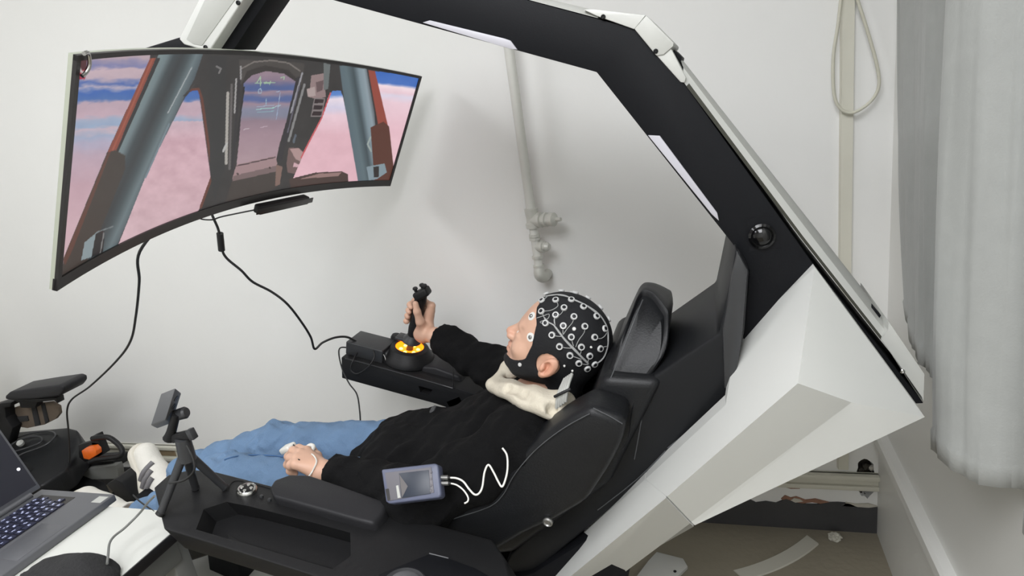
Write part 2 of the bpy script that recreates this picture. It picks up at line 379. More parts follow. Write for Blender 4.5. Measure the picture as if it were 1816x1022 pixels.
# ivory cable hanging in a loop from above
cy = WY-0.03
tube('hanging_cable', [at(1492, -300, cy), at(1494, -60, cy), at(1488, 30, cy), at(1478, 100, cy), at(1479, 165, cy), at(1490, 192, cy), at(1512, 200, cy), at(1542, 182, cy), at(1558, 155, cy), at(1556, 120, cy), at(1540, 60, cy), at(1521, 0, cy), at(1500, -70, cy), at(1496, -300, cy)], 0.0042, M['cable_w'], label='ivory cable hanging in a long loop in front of the wall trunking by the curtain', cat='cable')

# curtain: one cloth with deep folds, hung on the right wall
bot = [(.445, 1.66), (.42, 1.55), (.40, 1.44), (.388, 1.34), (.40, 1.28), (.43, 1.24), (.44, 1.20), (.41, 1.16), (.348, 1.127), (.367, 1.055), (.405, 1.02), (.445, 1.005), (.44, .95), (.40, .90), (.44, .82), (.41, .75)]
top_ = [(.45, 1.905), (.44, 1.80), (.452, 1.70), (.435, 1.60), (.45, 1.50), (.44, 1.42), (.452, 1.36), (.42, 1.27), (.35, 1.195), (.37, 1.12), (.41, 1.08), (.45, 1.06), (.44, .98), (.40, .92), (.44, .84), (.41, .77)]
bp_ = spline([(x, y, 0) for x, y in bot], 7); tq_ = spline([(x, y, 0) for x, y in top_], 7); nc = len(bp_); nr = 34
cv = []; cf = []
for j in range(nr):
    t = j/(nr-1)
    for i in range(nc):
        z0 = (0.86 if i < 36 else 0.80 if i > 52 else 0.86-0.06*(i-36)/16)+0.004*math.sin(i*0.35)
        z = z0+(2.55-z0)*t
        if j == 1: z = z0+0.034
        if j == 2: z = z0+0.04
        k = min(1, max(0, (z-z0)/1.14))**0.57
        p = bp_[i]*(1-k)+tq_[i]*k
        x = p[0]+0.003*math.sin(i*0.9+j*0.35)*(1-t)+(0.0025 if j == 2 else 0)+0.002*math.sin(i*2.1+j*0.2)
        cv.append((min(x, WX-0.006), p[1]+0.004*math.sin(j*0.4+i*0.2), z))
for j in range(nr-1):
    for i in range(nc-1): cf.append((j*nc+i, j*nc+i+1, (j+1)*nc+i+1, (j+1)*nc+i))
curt = link('curtain', raw(cv, cf), M['curtain'], angle=None, label='long grey cloth curtain hanging in folds on the right wall', cat='curtain')
sm_ = curt.modifiers.new('s', 'SOLIDIFY'); sm_.thickness = 0.003

# loose strip and scrap on the floor
a, b = atZ(1310, 1016, 0.012), atZ(1441, 953, 0.012)
d = b-a; nrm = np.array([-d[1], d[0], 0])/np.linalg.norm(d)
ctr = [a+d*t+nrm*(-0.018*4*t*(1-t)) for t in np.linspace(0, 1, 13)]
v = []; f = []
for i, p in enumerate(ctr):
    for s, h in ((-1, 0), (-0.9, 0.004), (0.9, 0.004), (1, 0)): v.append(p+nrm*0.025*s+[0, 0, h-0.0115])
for i in range(12):
    for k in range(3): f.append((i*4+k, i*4+k+1, (i+1)*4+k+1, (i+1)*4+k))
    f.append((i*4+3, i*4, (i+1)*4, (i+1)*4+3))
f += [(0, 3, 2, 1), (48, 49, 50, 51)]
link('plastic_strip', raw(v, f), M['wood'], angle=30, label='pale bent plastic strip lying on the concrete floor behind the cockpit', cat='strip')
bm = bmesh.new(); bmesh.ops.create_icosphere(bm, subdivisions=3, radius=1)
c = atZ(1481, 957, 0.0)
for vv in bm.verts:
    q = vv.co.copy(); k = 1+0.25*math.sin(7*q.x+3*q.y)*math.cos(6*q.z+2*q.x)+0.1*math.sin(15*q.y)
    vv.co = Vector((c[0]+q.x*0.019*k, c[1]-0.002+q.y*0.016*k, max(0.0, 0.011+q.z*0.013*k)))
link('paper_scrap', frombm(bm), M['wood'], label='small crumpled white scrap on the floor by the dark skirting', cat='scrap')

# ================================================================== COCKPIT
YN, YF, YC = 1.12, 1.33, 1.225
ck = thing('gaming_cockpit', 'black and white reclining simulator cockpit with overhead arch, seat and armrest consoles', 'cockpit', (-0.3, YC, 0))
arch = prism_px('arch_beam', [(512, -113), (700, -63), (950, 4), (1125, 51), (1217, 153), (1445, 472), (1638, 716), (1525, 720), (1400, 700), (1318, 600), (1329, 480), (1305, 440), (1058, 128), (532, -16)], YN, YF, M['black'], ck, 0.0015)
prism_px('mount_arm', [(505, -110), (500, -40), (478, -7), (415, 87), (368, 87), (430, 1)], 1.17, 1.24, M['black'], ck, 0.0015)
# recessed diffusers sit in the inner edge of the arch
for px in ([(749, 40), (762, 36), (893, 68), (905, 72), (917, 88), (905, 87)], [(1149, 240), (1170, 241), (1272, 378), (1275, 392), (1262, 380)]):
    prism_px('light_panel', px, YN-0.003, YN+0.05, M['diffuser'], ck, 0.0008, label='pale diffuser')
def stripline(lines, name, m, lab=None):
    """a closed cover lofted along the beam: lines of pixels with their depths, mirrored to the far side"""
    L = [[at(x, y, Y) for x, y in l] for l, Y in lines]
    L = L+[[p*[1, 0, 1]+[0, 2*YC-p[1], 0] for p in l] for l in L[::-1]]
    n = len(L); k = len(L[0]); v = [p for l in L for p in l]; f = []
    for i in range(n):
        j = (i+1) % n
        for q in range(k-1): f.append((i*k+q, i*k+q+1, j*k+q+1, j*k+q))
    f.append(tuple(i*k for i in range(n))); f.append(tuple(i*k+k-1 for i in range(n))[::-1])
    bm = bmesh.new(); bm.from_mesh(raw(v, f)); return link(name, frombm(bm), m, ck, angle=20, label=lab)
stripline([([(1217, 153), (1418, 420), (1562, 603)], YN-0.001), ([(1222, 148), (1424, 419), (1566, 600)], YN+0.002)], 'edge_strip', M['olive'])
stripline([([(1210, 143), (1424, 419), (1566, 600)], YN+0.002), ([(1212, 120), (1440, 419), (1572, 590)], YN+0.012), ([(1206, 104), (1453, 417), (1573, 571)], YN+0.05)], 'arch_cover', M['cover'], 'light grey cover strip')
stripline([([(600, -92), (950, 3), (1060, 32)], YN-0.001), ([(602, -97), (955, -2), (1062, 25)], YN+0.012), ([(604, -100), (958, -5), (1063, 20)], YN+0.04)], 'top_cover', M['cover'], 'light grey cover strip')
prism_px('corner_cap', [(1034, 17), (1060, 29), (1125, 52), (1145, 27), (1075, 19), (1050, 16)], YN-0.004, YF+0.004, M['white'], ck, 0.0015, label='white corner cap')
prism_px('corner_cap', [(1125, 51.5), (1164, 99), (1177, 97), (1194, 82), (1195, 76), (1146, 27)], YN-0.0045, YF+0.004, M['cover'], ck, 0.0015, label='white corner cap side, its shade in grey')  # right face of the white cap, its shading put into a greyer colour
prism_px('cover_end', [(1164, 98), (1178, 96), (1190, 86), (1217, 138), (1214, 147), (1207, 146)], YN-0.002, YF+0.002, M['cover'], ck, 0.0015)
prism_px('end_plate', [(1562, 602), (1575, 586), (1576, 570), (1640, 664), (1638, 716), (1635, 705)], YN-0.002, YF, M['cover'], ck, 0.0015)
for px in ([(1190, 92), (1196, 88), (1209, 101), (1207, 110)], [(1541, 548), (1549, 543), (1563, 560), (1558, 567)]):
    prism_px('latch', px, YN+0.03, YF-0.03, M['black'], ck, 0.001)
def screw(x, y, Y, r=0.0045, m='plastic', par=None):
    lathe('screw', [(0, 0), (r, 0), (r, 0.0025), (r*0.6, 0.0035), (r*0.5, 0.002), (0, 0.002)], at(x, y, Y), (0, -1, 0), M[m], par or ck, 12)
for x, y in ((1163, 91), (1070, 30)): screw(x, y, YN-0.003, 0.004)
screw(1600, 658, YN-0.001, 0.004, 'chrome')
# mount housing at the front end of the arch, above the monitor
arm = prism_px('arm_cover', [(385, -62), (470, -58), (430, 1), (372, 89), (364, 90), (326, 79), (317, 69), (352, 0)], 1.14, 1.235, M['white'], ck, 0.003, 3, label='white housing')
prism_px('cover_insert', [(394, -58), (456, -56), (416, 0), (358, 81), (342, 78), (330, 70), (362, 1)], 1.1385, 1.15, M['silver'], arm, 0.001, label='recessed insert, its shade in grey')  # grey stands in for the shade of the recess
for x, y in ((365, 84), (423, 5)): screw(x, y, 1.139, 0.0045, 'plastic', arm)
# speaker knob on the arch
kn = at(1351, 418, YN)
lathe('round_knob', [(0, 0), (0.021, 0), (0.022, 0.006), (0.018, 0.009), (0.016, 0.007), (0.011, 0.012), (0.006, 0.013), (0, 0.014)], kn, (0, -1, 0), M['lens'], ck, 28)
prism_px('knob_plate', [(1326, 392), (1340, 384), (1372, 384), (1384, 400), (1384, 440), (1330, 446)], YN-0.0006, YN+0.01, M['black'], ck, 0)

# faceted white side panels, near one as seen and its mirror on the far side
A_, B_, C_, D_, G_ = at(1445, 474, 1.10), at(1640, 740, 1.035), at(1232, 932, 0.975), at(1145, 850, 1.05), at(1415, 680, 0.91)
def on3(q, a, b, c): return atP(q[0], q[1], a, np.cross(b-a, c-a))
E_, F_, D2 = on3((1287, 718), A_, D_, G_), on3((1305, 600), A_, D_, G_), on3((1183, 881), A_, D_, G_)
H_ = at(1510, 714, 1.005)
C2 = at(1226, 926, 0.972)
print('panel Y', [round(float(q[1]), 3) for q in (E_, F_, D2, H_, C2)])
L1, L2 = on3((945, 1022), A_, D_, G_), on3((1012, 1022), A_, D_, G_)
L3, L4 = on3((1098, 1022), G_, H_, D2), on3((1098, 1022), G_, H_, D2)+np.array([0.006, 0.03, 0])
def down(p, q, z): t = (z-p[2])/(q[2]-p[2]); return p+(q-p)*t
Lb = [down(D_, L1, 0.05), down(D2, L2, 0.05), down(C2, L3, 0.05), down(C_, L4, 0.05)]
def panel(name, pts, faces, mirror, thick=0.035):
    P = [p*[1, 0, 1]+[0, 2*YC-p[1], 0] if mirror else p for p in pts]; n = len(P)
    s = -1 if mirror else 1
    # near skin plus an inner skin pulled toward the cockpit's middle
    v = P+[p+np.array([0, s*thick, 0]) for p in P]; fs = [tuple(f) for f in faces]+[tuple(i+n for i in f[::-1]) for f in faces]
    ed = {}
    for f in faces:
        for i in range(len(f)): e = (f[i], f[(i+1) % len(f)]); ed[e] = 1
    for (i, j) in ed:
        if (j, i) not in ed: fs.append((j, i, i+n, j+n))
    bm = bmesh.new(); bm.from_mesh(raw(v, fs)); bmesh.ops.recalc_face_normals(bm, faces=bm.faces)
    return link(name, frombm(bm), M['white'], ck, angle=3, label='white faceted side panel')
SP = [A_, B_, C_, D_, E_, F_, G_, H_, D2, C2]
SF = [(0, 5, 4, 3, 8, 6), (0, 6, 7, 1), (6, 8, 9, 7), (7, 9, 2), (7, 2, 1)]
LP = [D_-[0.002, 0, 0.002], D2-[0.002, 0, 0.003], C2-[0.002, 0, 0.003], C_-[0.002, 0, 0.003]]+Lb
LF = [(0, 1, 5, 4), (1, 2, 6, 5), (2, 3, 7, 6)]
for mir in (False, True):
    panel('side_panel', SP, SF, mir); panel('lower_side_panel', LP, LF, mir)
# seat carrier between the panels
prism_px('seat_carrier', [(1305, 441), (1329, 480), (1320, 590), (1300, 690), (1285, 720), (1145, 850), (1040, 940), (940, 1022), (860, 1080), (905, 985), (1010, 880), (1090, 760), (1142, 680), (1275, 592), (1297, 490)], 1.075, 1.375, M['shell'], ck, 0.006, 3)
prism_px('lit_side_plate', [(1308, 446), (1327, 481), (1317, 590), (1301, 700), (1284, 690), (1281, 585), (1298, 490)], 1.068, 1.10, M['plastic2'], ck, 0.004)  # side of the black carrier, its brighter facing put into a lighter colour
for P in ([(1147, 684), (1135, 760), (1125, 815)], [(1184, 795), (1240, 750), (1288, 717)], [(1060, 905), (1130, 850), (1180, 800)]):
    tube('seam', [at(x, y, 1.0745) for x, y in P], 0.0012, M['stitch'], ck, 6, sp=3)
# base on the floor
solid('base_body', [(-0.95, 1.06, 0.03), (-0.60, 1.06, 0.03), (-0.22, 1.06, 0.45), (-0.16, 1.06, 0.70), (-0.42, 1.06, 0.5), (-0.72, 1.06, 0.42)], (0, 0.33, 0), M['black'], ck, 0.01)
solid('base_plate', [(-1.75, 0.98, 0.0), (-0.25, 0.98, 0.0), (-0.25, 0.98, 0.045), (-1.70, 0.98, 0.045)], (0, 0.49, 0), M['white'], ck, 0.008)
solid('front_foot', [(-1.72, 1.03, 0.04), (-1.2, 1.03, 0.04), (-1.24, 1.03, 0.2), (-1.55, 1.03, 0.32), (-1.66, 1.03, 0.3)], (0, 0.39, 0), M['white'], ck, 0.01)
solid('foot_plate', [atZ(1150, 1000, 0.0), atZ(1165, 984, 0.0), atZ(1212, 996, 0.0), atZ(1220, 1010, 0.0), atZ(1200, 1030, 0.0), atZ(1120, 1040, 0.0)], (0, 0, 0.012), M['white'], ck, 0.002)
lathe('bolt_hole', [(0, 0), (0.005, 0), (0.005, 0.0015), (0, 0.0015)], atZ(1197, 1014, 0.012), (0, 0, 1), M['plastic'], ck, 12)

# seat: backrest, headrest, bolsters, cushion
def soft(name, px, y0, y1, m, bev, seg=4): return prism_px(name, px, y0, y1, m, ck, bev, seg, angle=50)
hd_px = [(1040, 745, 1.06), (1048, 726, 1.06), (1075, 668, 1.07), (1102, 600, 1.10), (1122, 548, 1.15), (1133, 524, 1.185), (1143, 514, 1.20), (1160, 518, 1.20), (1180, 537, 1.19), (1187, 554, 1.175), (1184, 612, 1.13), (1162, 660, 1.09), (1126, 722, 1.06), (1110, 790, 1.06), (1062, 830, 1.06)]
ra_ = spline([at(*q) for q in hd_px], 3, True); n_ = len(ra_); fit_ = np.polyfit([p[2] for p in ra_], [p[1] for p in ra_], 2)
ra_ = [np.array([p[0], float(np.polyval(fit_, p[2])), p[2]]) for p in ra_]; cen_ = sum(p*[1, 0, 1] for p in ra_)/n_
v = []; st_ = [(-1, 0.013), (-0.99, 0.007), (-0.965, 0.003), (-0.93, 0.0008), (-0.85, 0), (-0.3, 0), (0.3, 0), (0.85, 0), (0.93, 0.0008), (0.965, 0.003), (0.99, 0.007), (1, 0.013)]
for sy, ins in st_:
    for p in ra_:
        d_ = cen_-p*[1, 0, 1]; d_ /= np.linalg.norm(d_)
        v.append(p*[1, 0, 1]+d_*ins+[0, YC+sy*(YC-p[1]), 0])
def caprings(sg):
    out = []
    for k in (0.8, 0.45, 0.12):
        for p in ra_:
            q = cen_+(p*[1, 0, 1]-cen_)*k; yy = np.polyval(fit_, q[2])-0.002*(1-k)
            out.append(q+[0, yy if sg < 0 else 2*YC-yy, 0])
    return out
v = caprings(-1)[::-1] and [q for k in (2, 1, 0) for q in caprings(-1)[k*n_:(k+1)*n_]]+v+caprings(1)
st_ = [None]*(len(st_)+6)
fcs = [(i*n_+j, i*n_+(j+1) % n_, (i+1)*n_+(j+1) % n_, (i+1)*n_+j) for i in range(len(st_)-1) for j in range(n_)]
fcs += [tuple(range(n_))[::-1], tuple((len(st_)-1)*n_+j for j in range(n_))]
bm = bmesh.new(); bm.from_mesh(raw(v, fcs)); bmesh.ops.triangulate(bm, faces=[f for f in bm.faces if len(f.verts) > 4])
link('headrest', frombm(bm), M['leather'], ck, angle=32)
bol = [(700, 958), (750, 926), (800, 912), (862, 893), (884, 872), (900, 840), (925, 808), (955, 780), (1000, 747), (1046, 722), (1112, 745), (1102, 790), (1078, 835), (1040, 892), (985, 925), (930, 950), (880, 980), (800, 1000), (720, 990)]
for y0, y1 in ((0.98, 1.07), (1.38, 1.47)):
    P = [at(x, y if y0 < 1 else max(y, 815-0.18*(x-900)), 0.98)*[1, 0, 1]+[0, y0, 0] for x, y in bol]
    solid('side_bolster', P, (0, y1-y0, 0), M['leather'], ck, 0.018, 4, angle=50)
cen = [(-0.215, 0.98), (-0.30, 0.80), (-0.50, 0.66), (-0.66, 0.575), (-0.66, 0.50), (-0.45, 0.55), (-0.22, 0.74), (-0.10, 0.97)]
solid('backrest', [(x, 1.06, z) for x, z in cen], (0, 0.33, 0), M['leather'], ck, 0.02, 4, angle=50)
cu = [(-0.60, 0.545), (-0.95, 0.575), (-1.16, 0.60), (-1.2, 0.57), (-1.14, 0.52), (-0.62, 0.46)]
solid('seat_cushion', [(x, 1.0, z) for x, z in cu], (0, 0.45, 0), M['leather'], ck, 0.018, 4, angle=50)
lr = [(-1.19, 0.59), (-1.5, 0.48), (-1.56, 0.42), (-1.5, 0.41), (-1.18, 0.53)]
solid('leg_rest', [(x, 1.02, z) for x, z in lr], (0, 0.41, 0), M['leather'], ck, 0.012, 4, angle=50)
solid('leg_strut', [(-1.45, 1.18, 0.43), (-1.35, 1.18, 0.46), (-1.38, 1.18, 0.2), (-1.5, 1.18, 0.2)], (0, 0.09, 0), M['black'], ck, 0.004)
def stitchline(P, Y): tube('stitching', [at(x, y, Y) for x, y in P], 0.0011, M['stitch'], ck, 6)
tube('stitching', [at(*q) for q in [(1063, 716, 1.058), (1086, 664, 1.07), (1110, 606, 1.093), (1128, 560, 1.125), (1140, 532, 1.17)]], 0.0011, M['stitch'], ck, 6)
stitchline([(1052, 724), (1080, 738), (1104, 752)], 0.9788)
stitchline([(762, 934), (812, 918), (868, 899), (892, 878), (910, 846), (935, 814), (964, 786), (1004, 757), (1046, 734)], 0.9785)
bt = at(972, 925, 0.979)
lathe('bolt', [(0, 0), (0.010, 0), (0.010, 0.004), (0.007, 0.006), (0.005, 0.004), (0, 0.004)], bt, (0, -1, 0), M['metal'], ck, 20)
tube('harness_strap', [at(938, 762, 1.10), at(955, 745, 1.10), at(975, 738, 1.10)], 0.006, M['plastic2'], ck, 8)
tube('harness_strap', [at(958, 770, 1.09), at(975, 750, 1.09), at(994, 742, 1.09)], 0.006, M['plastic2'], ck, 8)

# near armrest console
PN = (0.208, 0, 1); PO = (0, 0, 0.602)
tp = lambda x, y: atP(x, y, PO, PN)
top = [tp(*q) for q in [(272, 865), (298, 842), (340, 832), (384, 837), (478, 861), (560, 884), (690, 908), (770, 930), (872, 957), (895, 990), (905, 1030), (640, 1048), (430, 981), (290, 938)]]
dn = np.array([0.01, 0.02, -0.062])
con = solid('armrest_console', top, dn, M['plastic'], ck, 0.004, 3)
rl = root_loc(con)
tray = [tp(*q)+np.array([0, 0, 0.01]) for q in [(344, 941), (358, 905), (398, 892), (440, 900), (560, 931), (618, 947), (619, 988), (586, 1012), (460, 975)]]
cut(con, [(tray, dn*0.8)])
# the console's outer skirt and its inner divider
solid('tray_divider', [tp(395, 925)-[0, 0, 0.045], tp(420, 938)-[0, 0, 0.045], tp(600, 990)-[0, 0, 0.045], tp(596, 1004)-[0, 0, 0.045], tp(400, 950)-[0, 0, 0.045]], (0, 0, 0.018), M['plastic'], con, 0.003)
solid('console_arm', [tp(640, 925)-[0, 0, 0.05], tp(780, 945)-[0, 0, 0.05], tp(890, 1000)-[0, 0, 0.05], tp(700, 1000)-[0, 0, 0.05]], (0.12, 0.04, -0.16), M['plastic'], con, 0.008)
ch = tp(718, 1040)
lathe('cup_holder', [(0.030, -0.03), (0.030, 0.004), (0.036, 0.006), (0.039, 0.004), (0.039, -0.001)], ch, (0.208, 0, 1), M['plastic2'], con, 36)
lathe('cup_lid', [(0, 0), (0.0295, 0), (0.0285, 0.006), (0.022, 0.010), (0, 0.0115)], ch+np.array([0.208, 0, 1])*0.001, (0.208, 0, 1), M['camgrey'], con, 32, label='grey round lid')
solid('shade_plate', [tp(*q)+np.array([0, 0, 0.0005]) for q in [(763, 985), (795, 993), (842, 1010), (880, 1032), (800, 1048), (690, 1046), (672, 1022)]], (0, 0, 0.003), M['black'], con, 0.001)  # flat dark plate; the sloped face's shade is put into its colour
tube('edge_highlight', [tp(762, 985)+[0, 0, 0.004], tp(796, 993.5)+[0, 0, 0.004]], 0.0012, M['camgrey'], con, 6, sp=0)  # highlight along the edge, put in as a thin pale tube
# padded armrest
pt = [tp(*q)+np.array([0, 0, 0.022]) for q in [(482, 880), (490, 866), (518, 856), (552, 857), (600, 873), (692, 906), (684, 926), (666, 945), (640, 939), (560, 916), (488, 896)]]
solid('armrest_pad', pt, (0.002, 0.004, -0.034), M['pad'], con, 0.008, 4, angle=50)
dc = tp(438, 872)
dl = lathe('control_dial', [(0.0, 0.0), (0.021, 0.0), (0.021, 0.003), (0.0195, 0.008), (0.017, 0.010), (0.0145, 0.0085), (0, 0.0082)], dc, PN, M['chrome'], con, 28, label='chrome ringed dial')
lathe('dial_face', [(0, 0), (0.0145, 0), (0.013, 0.001), (0.004, 0.0012), (0, 0.0006)], dc+np.array([0.208, 0, 1])/1.0214*0.0082, PN, M['plastic'], con, 24)
for k in range(4):
    a = k*math.pi/2+0.3; u, q, n = frame(PN)
    lathe('dial_button', [(0, 0), (0.0042, 0), (0.0035, 0.002), (0, 0.0025)], dc+n*0.0088+0.0095*(math.cos(a)*u+math.sin(a)*q), PN, M['chrome'], con, 10)
for x, y in ((464, 882), (478, 888)): lathe('small_button', [(0, 0), (0.004, 0), (0.0035, 0.004), (0, 0.005)], tp(x, y), PN, M['plastic2'], con, 12)
tube('panel_groove', [tp(*q)+[0, 0, 0.0003] for q in [(404, 872), (408, 860), (420, 853), (445, 857), (484, 868)]], 0.0012, M['rubber'], con, 6)
# far armrest console
fc = [(605, 634), (640, 641), (815, 690), (880, 712), (872, 742), (812, 730), (770, 716), (700, 697), (606, 671)]
fcon = prism_px('armrest_console', fc, 1.52, 1.70, M['plastic'], ck, 0.003)
cut(fcon, [([at(x, y, 1.50) for x, y in [(737, 690), (762, 697), (757, 706), (741, 702)]], (0, 0.3, 0))])
tube('edge_piping', [at(x, y, 1.5195) for x, y in [(612, 636), (640, 643), (720, 665), (803, 689)]], 0.0018, M['plastic2'], fcon, 6)
fp = [(735, 650), (770, 652), (815, 668), (822, 684), (800, 688), (745, 672)]
prism_px('armrest_pad', fp, 1.56, 1.66, M['pad'], fcon, 0.008, 3)
prism_px('console_bracket', [(790, 712), (815, 702), (850, 770), (830, 790)], 1.52, 1.56, M['plastic'], fcon, 0.003)
# foot rest under the shoes
fr = [at(188, 860, 1.22), at(204, 850, 1.22), at(216, 856, 1.22), at(240, 890, 1.22), at(236, 896, 1.22), at(216, 893, 1.22)]
solid('foot_rest', fr, (0, 0.10, 0), M['plastic'], ck, 0.004)
solid('foot_rest_stem', [(-1.70, 1.2, 0.52), (-1.66, 1.2, 0.5), (-1.50, 1.2, 0.25), (-1.56, 1.2, 0.25)], (0, 0.06, 0), M['black'], ck, 0.003)

# ================================================================== MONITOR
T0, T1 = at(130, 100, 0.67), at(745, 135, 1.82); B0, B1 = at(105, 512, 0.67), at(695, 330, 1.82)
mw = (T1-T0+B1-B0); mw /= np.linalg.norm(mw); ms = (B0-T0+B1-T1); ms -= ms@mw*mw; ms /= np.linalg.norm(ms)
mn = np.cross(ms, mw); mn = mn if mn[0] > 0 else -mn
mc = (T0+T1+B0+B1)/4; chord = (np.linalg.norm(T1-T0)+np.linalg.norm(B1-B0))/2; mh = (np.linalg.norm(B0-T0)+np.linalg.norm(B1-T1))/2
RAD = 1.8; PH = math.asin(chord/2/RAD)
def mp(u, v, d=0.0):
    """u -1..1 along the width (near to far), v 0..1 down, d behind the glass"""
    p = PH*u; r = RAD+d
    return mc+mw*(r*math.sin(p))-mn*(r*math.cos(p)-RAD*math.cos(PH))+ms*((v-0.5)*mh)
mon = thing('curved_monitor', 'wide curved monitor showing an aircraft cockpit view above pink clouds', 'monitor', mp(0, 1))
def curved(name, us, rows, m, closed=True, taper=False, **k):
    v = []; f = []; n = len(rows)
    for u in us:
        for (vv, d) in rows: v.append(mp(u, vv, d if not taper else min(d, 0.010+0.02*max(0, 1-u*u)**0.5)))
    for i in range(len(us)-1):
        for j in range(n if closed else n-1): q = (j+1) % n; f.append((i*n+j, i*n+q, (i+1)*n+q, (i+1)*n+j))
    if closed: f.append(tuple(range(n))[::-1]); f.append(tuple((len(us)-1)*n+j for j in range(n)))
    bm = bmesh.new(); bm.from_mesh(raw(v, f)); return link(name, frombm(bm), m, mon, **k)
us = np.linspace(-1, 1, 49)
curved('back_shell', us, [(0.0, 0.004), (1.0, 0.004), (1.0, 0.010), (0.9, 0.03), (0.1, 0.03), (0.0, 0.010)], M['moncase'], label='silver grey back shell', angle=30, taper=True)
for r in ([(-0.001, -0.001), (0.020, -0.001), (0.020, 0.004), (-0.001, 0.004)], [(0.945, -0.001), (1.001, -0.001), (1.001, 0.006), (0.945, 0.006)]):
    curved('bezel', us*1.0005, r, M['bezel'], angle=30)
for s in (-1, 1):
    curved('bezel', np.linspace(0.984, 1.0005, 3)*s, [(0, -0.001), (1, -0.001), (1, 0.004), (0, 0.004)], M['bezel'], angle=30)
# the picture on the screen, painted as colours on a fine grid of the glass
nu, nv = 620, 210
Us = np.linspace(-0.985, 0.985, nu); Vs = np.linspace(0.018, 0.947, nv)
sv = np.array([mp(u, v, 0.002) for u in Us for v in Vs])
PX = np.array([proj(p) for p in sv]); X, Y = PX[:, 0], PX[:, 1]
def vnoise(x, y, seed):
    r = np.random.default_rng(seed).random((64, 64)); xi = np.floor(x).astype(int); yi = np.floor(y).astype(int); fx = x-xi; fy = y-yi
    fx = fx*fx*(3-2*fx); fy = fy*fy*(3-2*fy); g = lambda a, b: r[a % 64, b % 64]
    return (g(xi, yi)*(1-fx)+g(xi+1, yi)*fx)*(1-fy)+(g(xi, yi+1)*(1-fx)+g(xi+1, yi+1)*fx)*fy
def fbm(x, y, s): return vnoise(x, y, s)*0.55+vnoise(x*2.1, y*2.1, s+1)*0.28+vnoise(x*4.3, y*4.3, s+2)*0.17
def grad(t, stops):
    ts = [s[0] for s in stops]; return np.stack([np.interp(t, ts, [s[1][k] for s in stops]) for k in range(3)], -1)
n1 = fbm(X/26, Y/9, 1)-0.5; n2 = fbm(X/18, Y/14, 7)-0.5
left = grad(Y+n1*16+(X-140)*0.02, [(104, (172, 152, 160)), (118, (118, 120, 160)), (124, (186, 164, 172)), (140, (180, 160, 170)), (150, (74, 100, 160)), (157, (170, 160, 176)), (166, (58, 96, 164)), (178, (70, 104, 160)), (184, (176, 154, 166)), (206, (184, 158, 170)), (214, (150, 160, 182)), (226, (140, 158, 184)), (232, (188, 168, 178)), (244, (150, 160, 184)), (256, (168, 160, 180)), (275, (178, 156, 170)), (330, (184, 152, 162)), (420, (196, 164, 172)), (520, (190, 166, 172))])
mid = grad(Y+n1*8, [(128, (140, 120, 132)), (143, (128, 112, 130)), (152, (78, 92, 136)), (160, (74, 92, 140)), (165, (146, 124, 136)), (172, (84, 98, 140)), (178, (80, 96, 144)), (184, (146, 126, 140)), (195, (124, 126, 146)), (206, (122, 124, 142)), (216, (136, 116, 128)), (240, (152, 128, 138)), (300, (164, 140, 146))])
right = grad(Y+n1*7-(X-690)*0.12, [(120, (50, 96, 174)), (148, (66, 108, 182)), (153, (236, 214, 220)), (163, (226, 196, 206)), (170, (214, 206, 222)), (180, (226, 196, 206)), (230, (222, 182, 192)), (320, (228, 192, 198))])
right2 = grad(Y+n1*7, [(158, (76, 120, 190)), (169, (92, 132, 196)), (176, (228, 214, 224)), (192, (206, 200, 220)), (206, (226, 196, 206)), (240, (214, 172, 182)), (330, (218, 176, 186))])
IM = np.tile(np.array([50., 48., 48.]), (len(X), 1))
IM += (n2*10)[:, None]
def inside(poly):
    c = np.zeros(len(X), bool); n = len(poly)
    for i in range(n):
        (x1, y1), (x2, y2) = poly[i], poly[(i+1) % n]
        if y1 == y2: continue
        c ^= ((y1 > Y) != (y2 > Y)) & (X < (x2-x1)*(Y-y1)/(y2-y1)+x1)
    return c
def fill(poly, col, add=None):
    k = inside(poly); col = np.asarray(col, float); IM[k] = col[k] if col.ndim == 2 else col
    if add is not None: IM[k] += add[k][:, None]
def acrossfill(poly, e0, e1, stops):
    """shade between two edge lines (each two points)"""
    lx = lambda e: e[0][0]+(Y-e[0][1])*(e[1][0]-e[0][0])/(e[1][1]-e[0][1])
    a, b = lx(e0), lx(e1); t = (X-a)/np.where(abs(b-a) < 1, 1, b-a); fill(poly, grad(t, stops))
def line(pts, wd, col):
    for (x1, y1), (x2, y2) in zip(pts[:-1], pts[1:]):
        d = np.array([x2-x1, y2-y1], float); L = max(d@d, 1e-6); t = np.clip(((X-x1)*d[0]+(Y-y1)*d[1])/L, 0, 1)
        IM[np.hypot(X-x1-t*d[0], Y-y1-t*d[1]) < wd/2] = col
fill([(100, 80), (266, 80), (266, 104), (188, 275), (118, 470), (90, 470)], left, n2*10)
fill([(133, 100), (154, 100), (152, 139), (150, 141), (134, 141)], (150, 26, 52)); fill([(132, 100), (154, 100), (153, 124), (133, 126)], (70, 30, 36)); line([(140, 122), (146, 128)], 4, (190, 180, 180))
pil = [(284, 90), (362, 90), (345, 140), (325, 176), (265, 302), (203, 446), (140, 480), (205, 270)]
acrossfill(pil, ((284, 106), (206, 272)), ((352, 112), (268, 300)), [(0, (112, 128, 130)), (0.14, (104, 118, 122)), (0.3, (60, 68, 72)), (0.5, (50, 54, 57)), (0.68, (64, 74, 78)), (0.86, (100, 114, 118)), (1.05, (74, 84, 90)), (1.6, (60, 70, 76))])
fill([(266, 104), (278, 102), (222, 228), (208, 268), (190, 272)], (128, 66, 54)); line([(271, 104), (200, 266)], 3, (150, 80, 62))
fill([(277, 102), (285, 102), (210, 270), (206, 268)], (44, 44, 46))
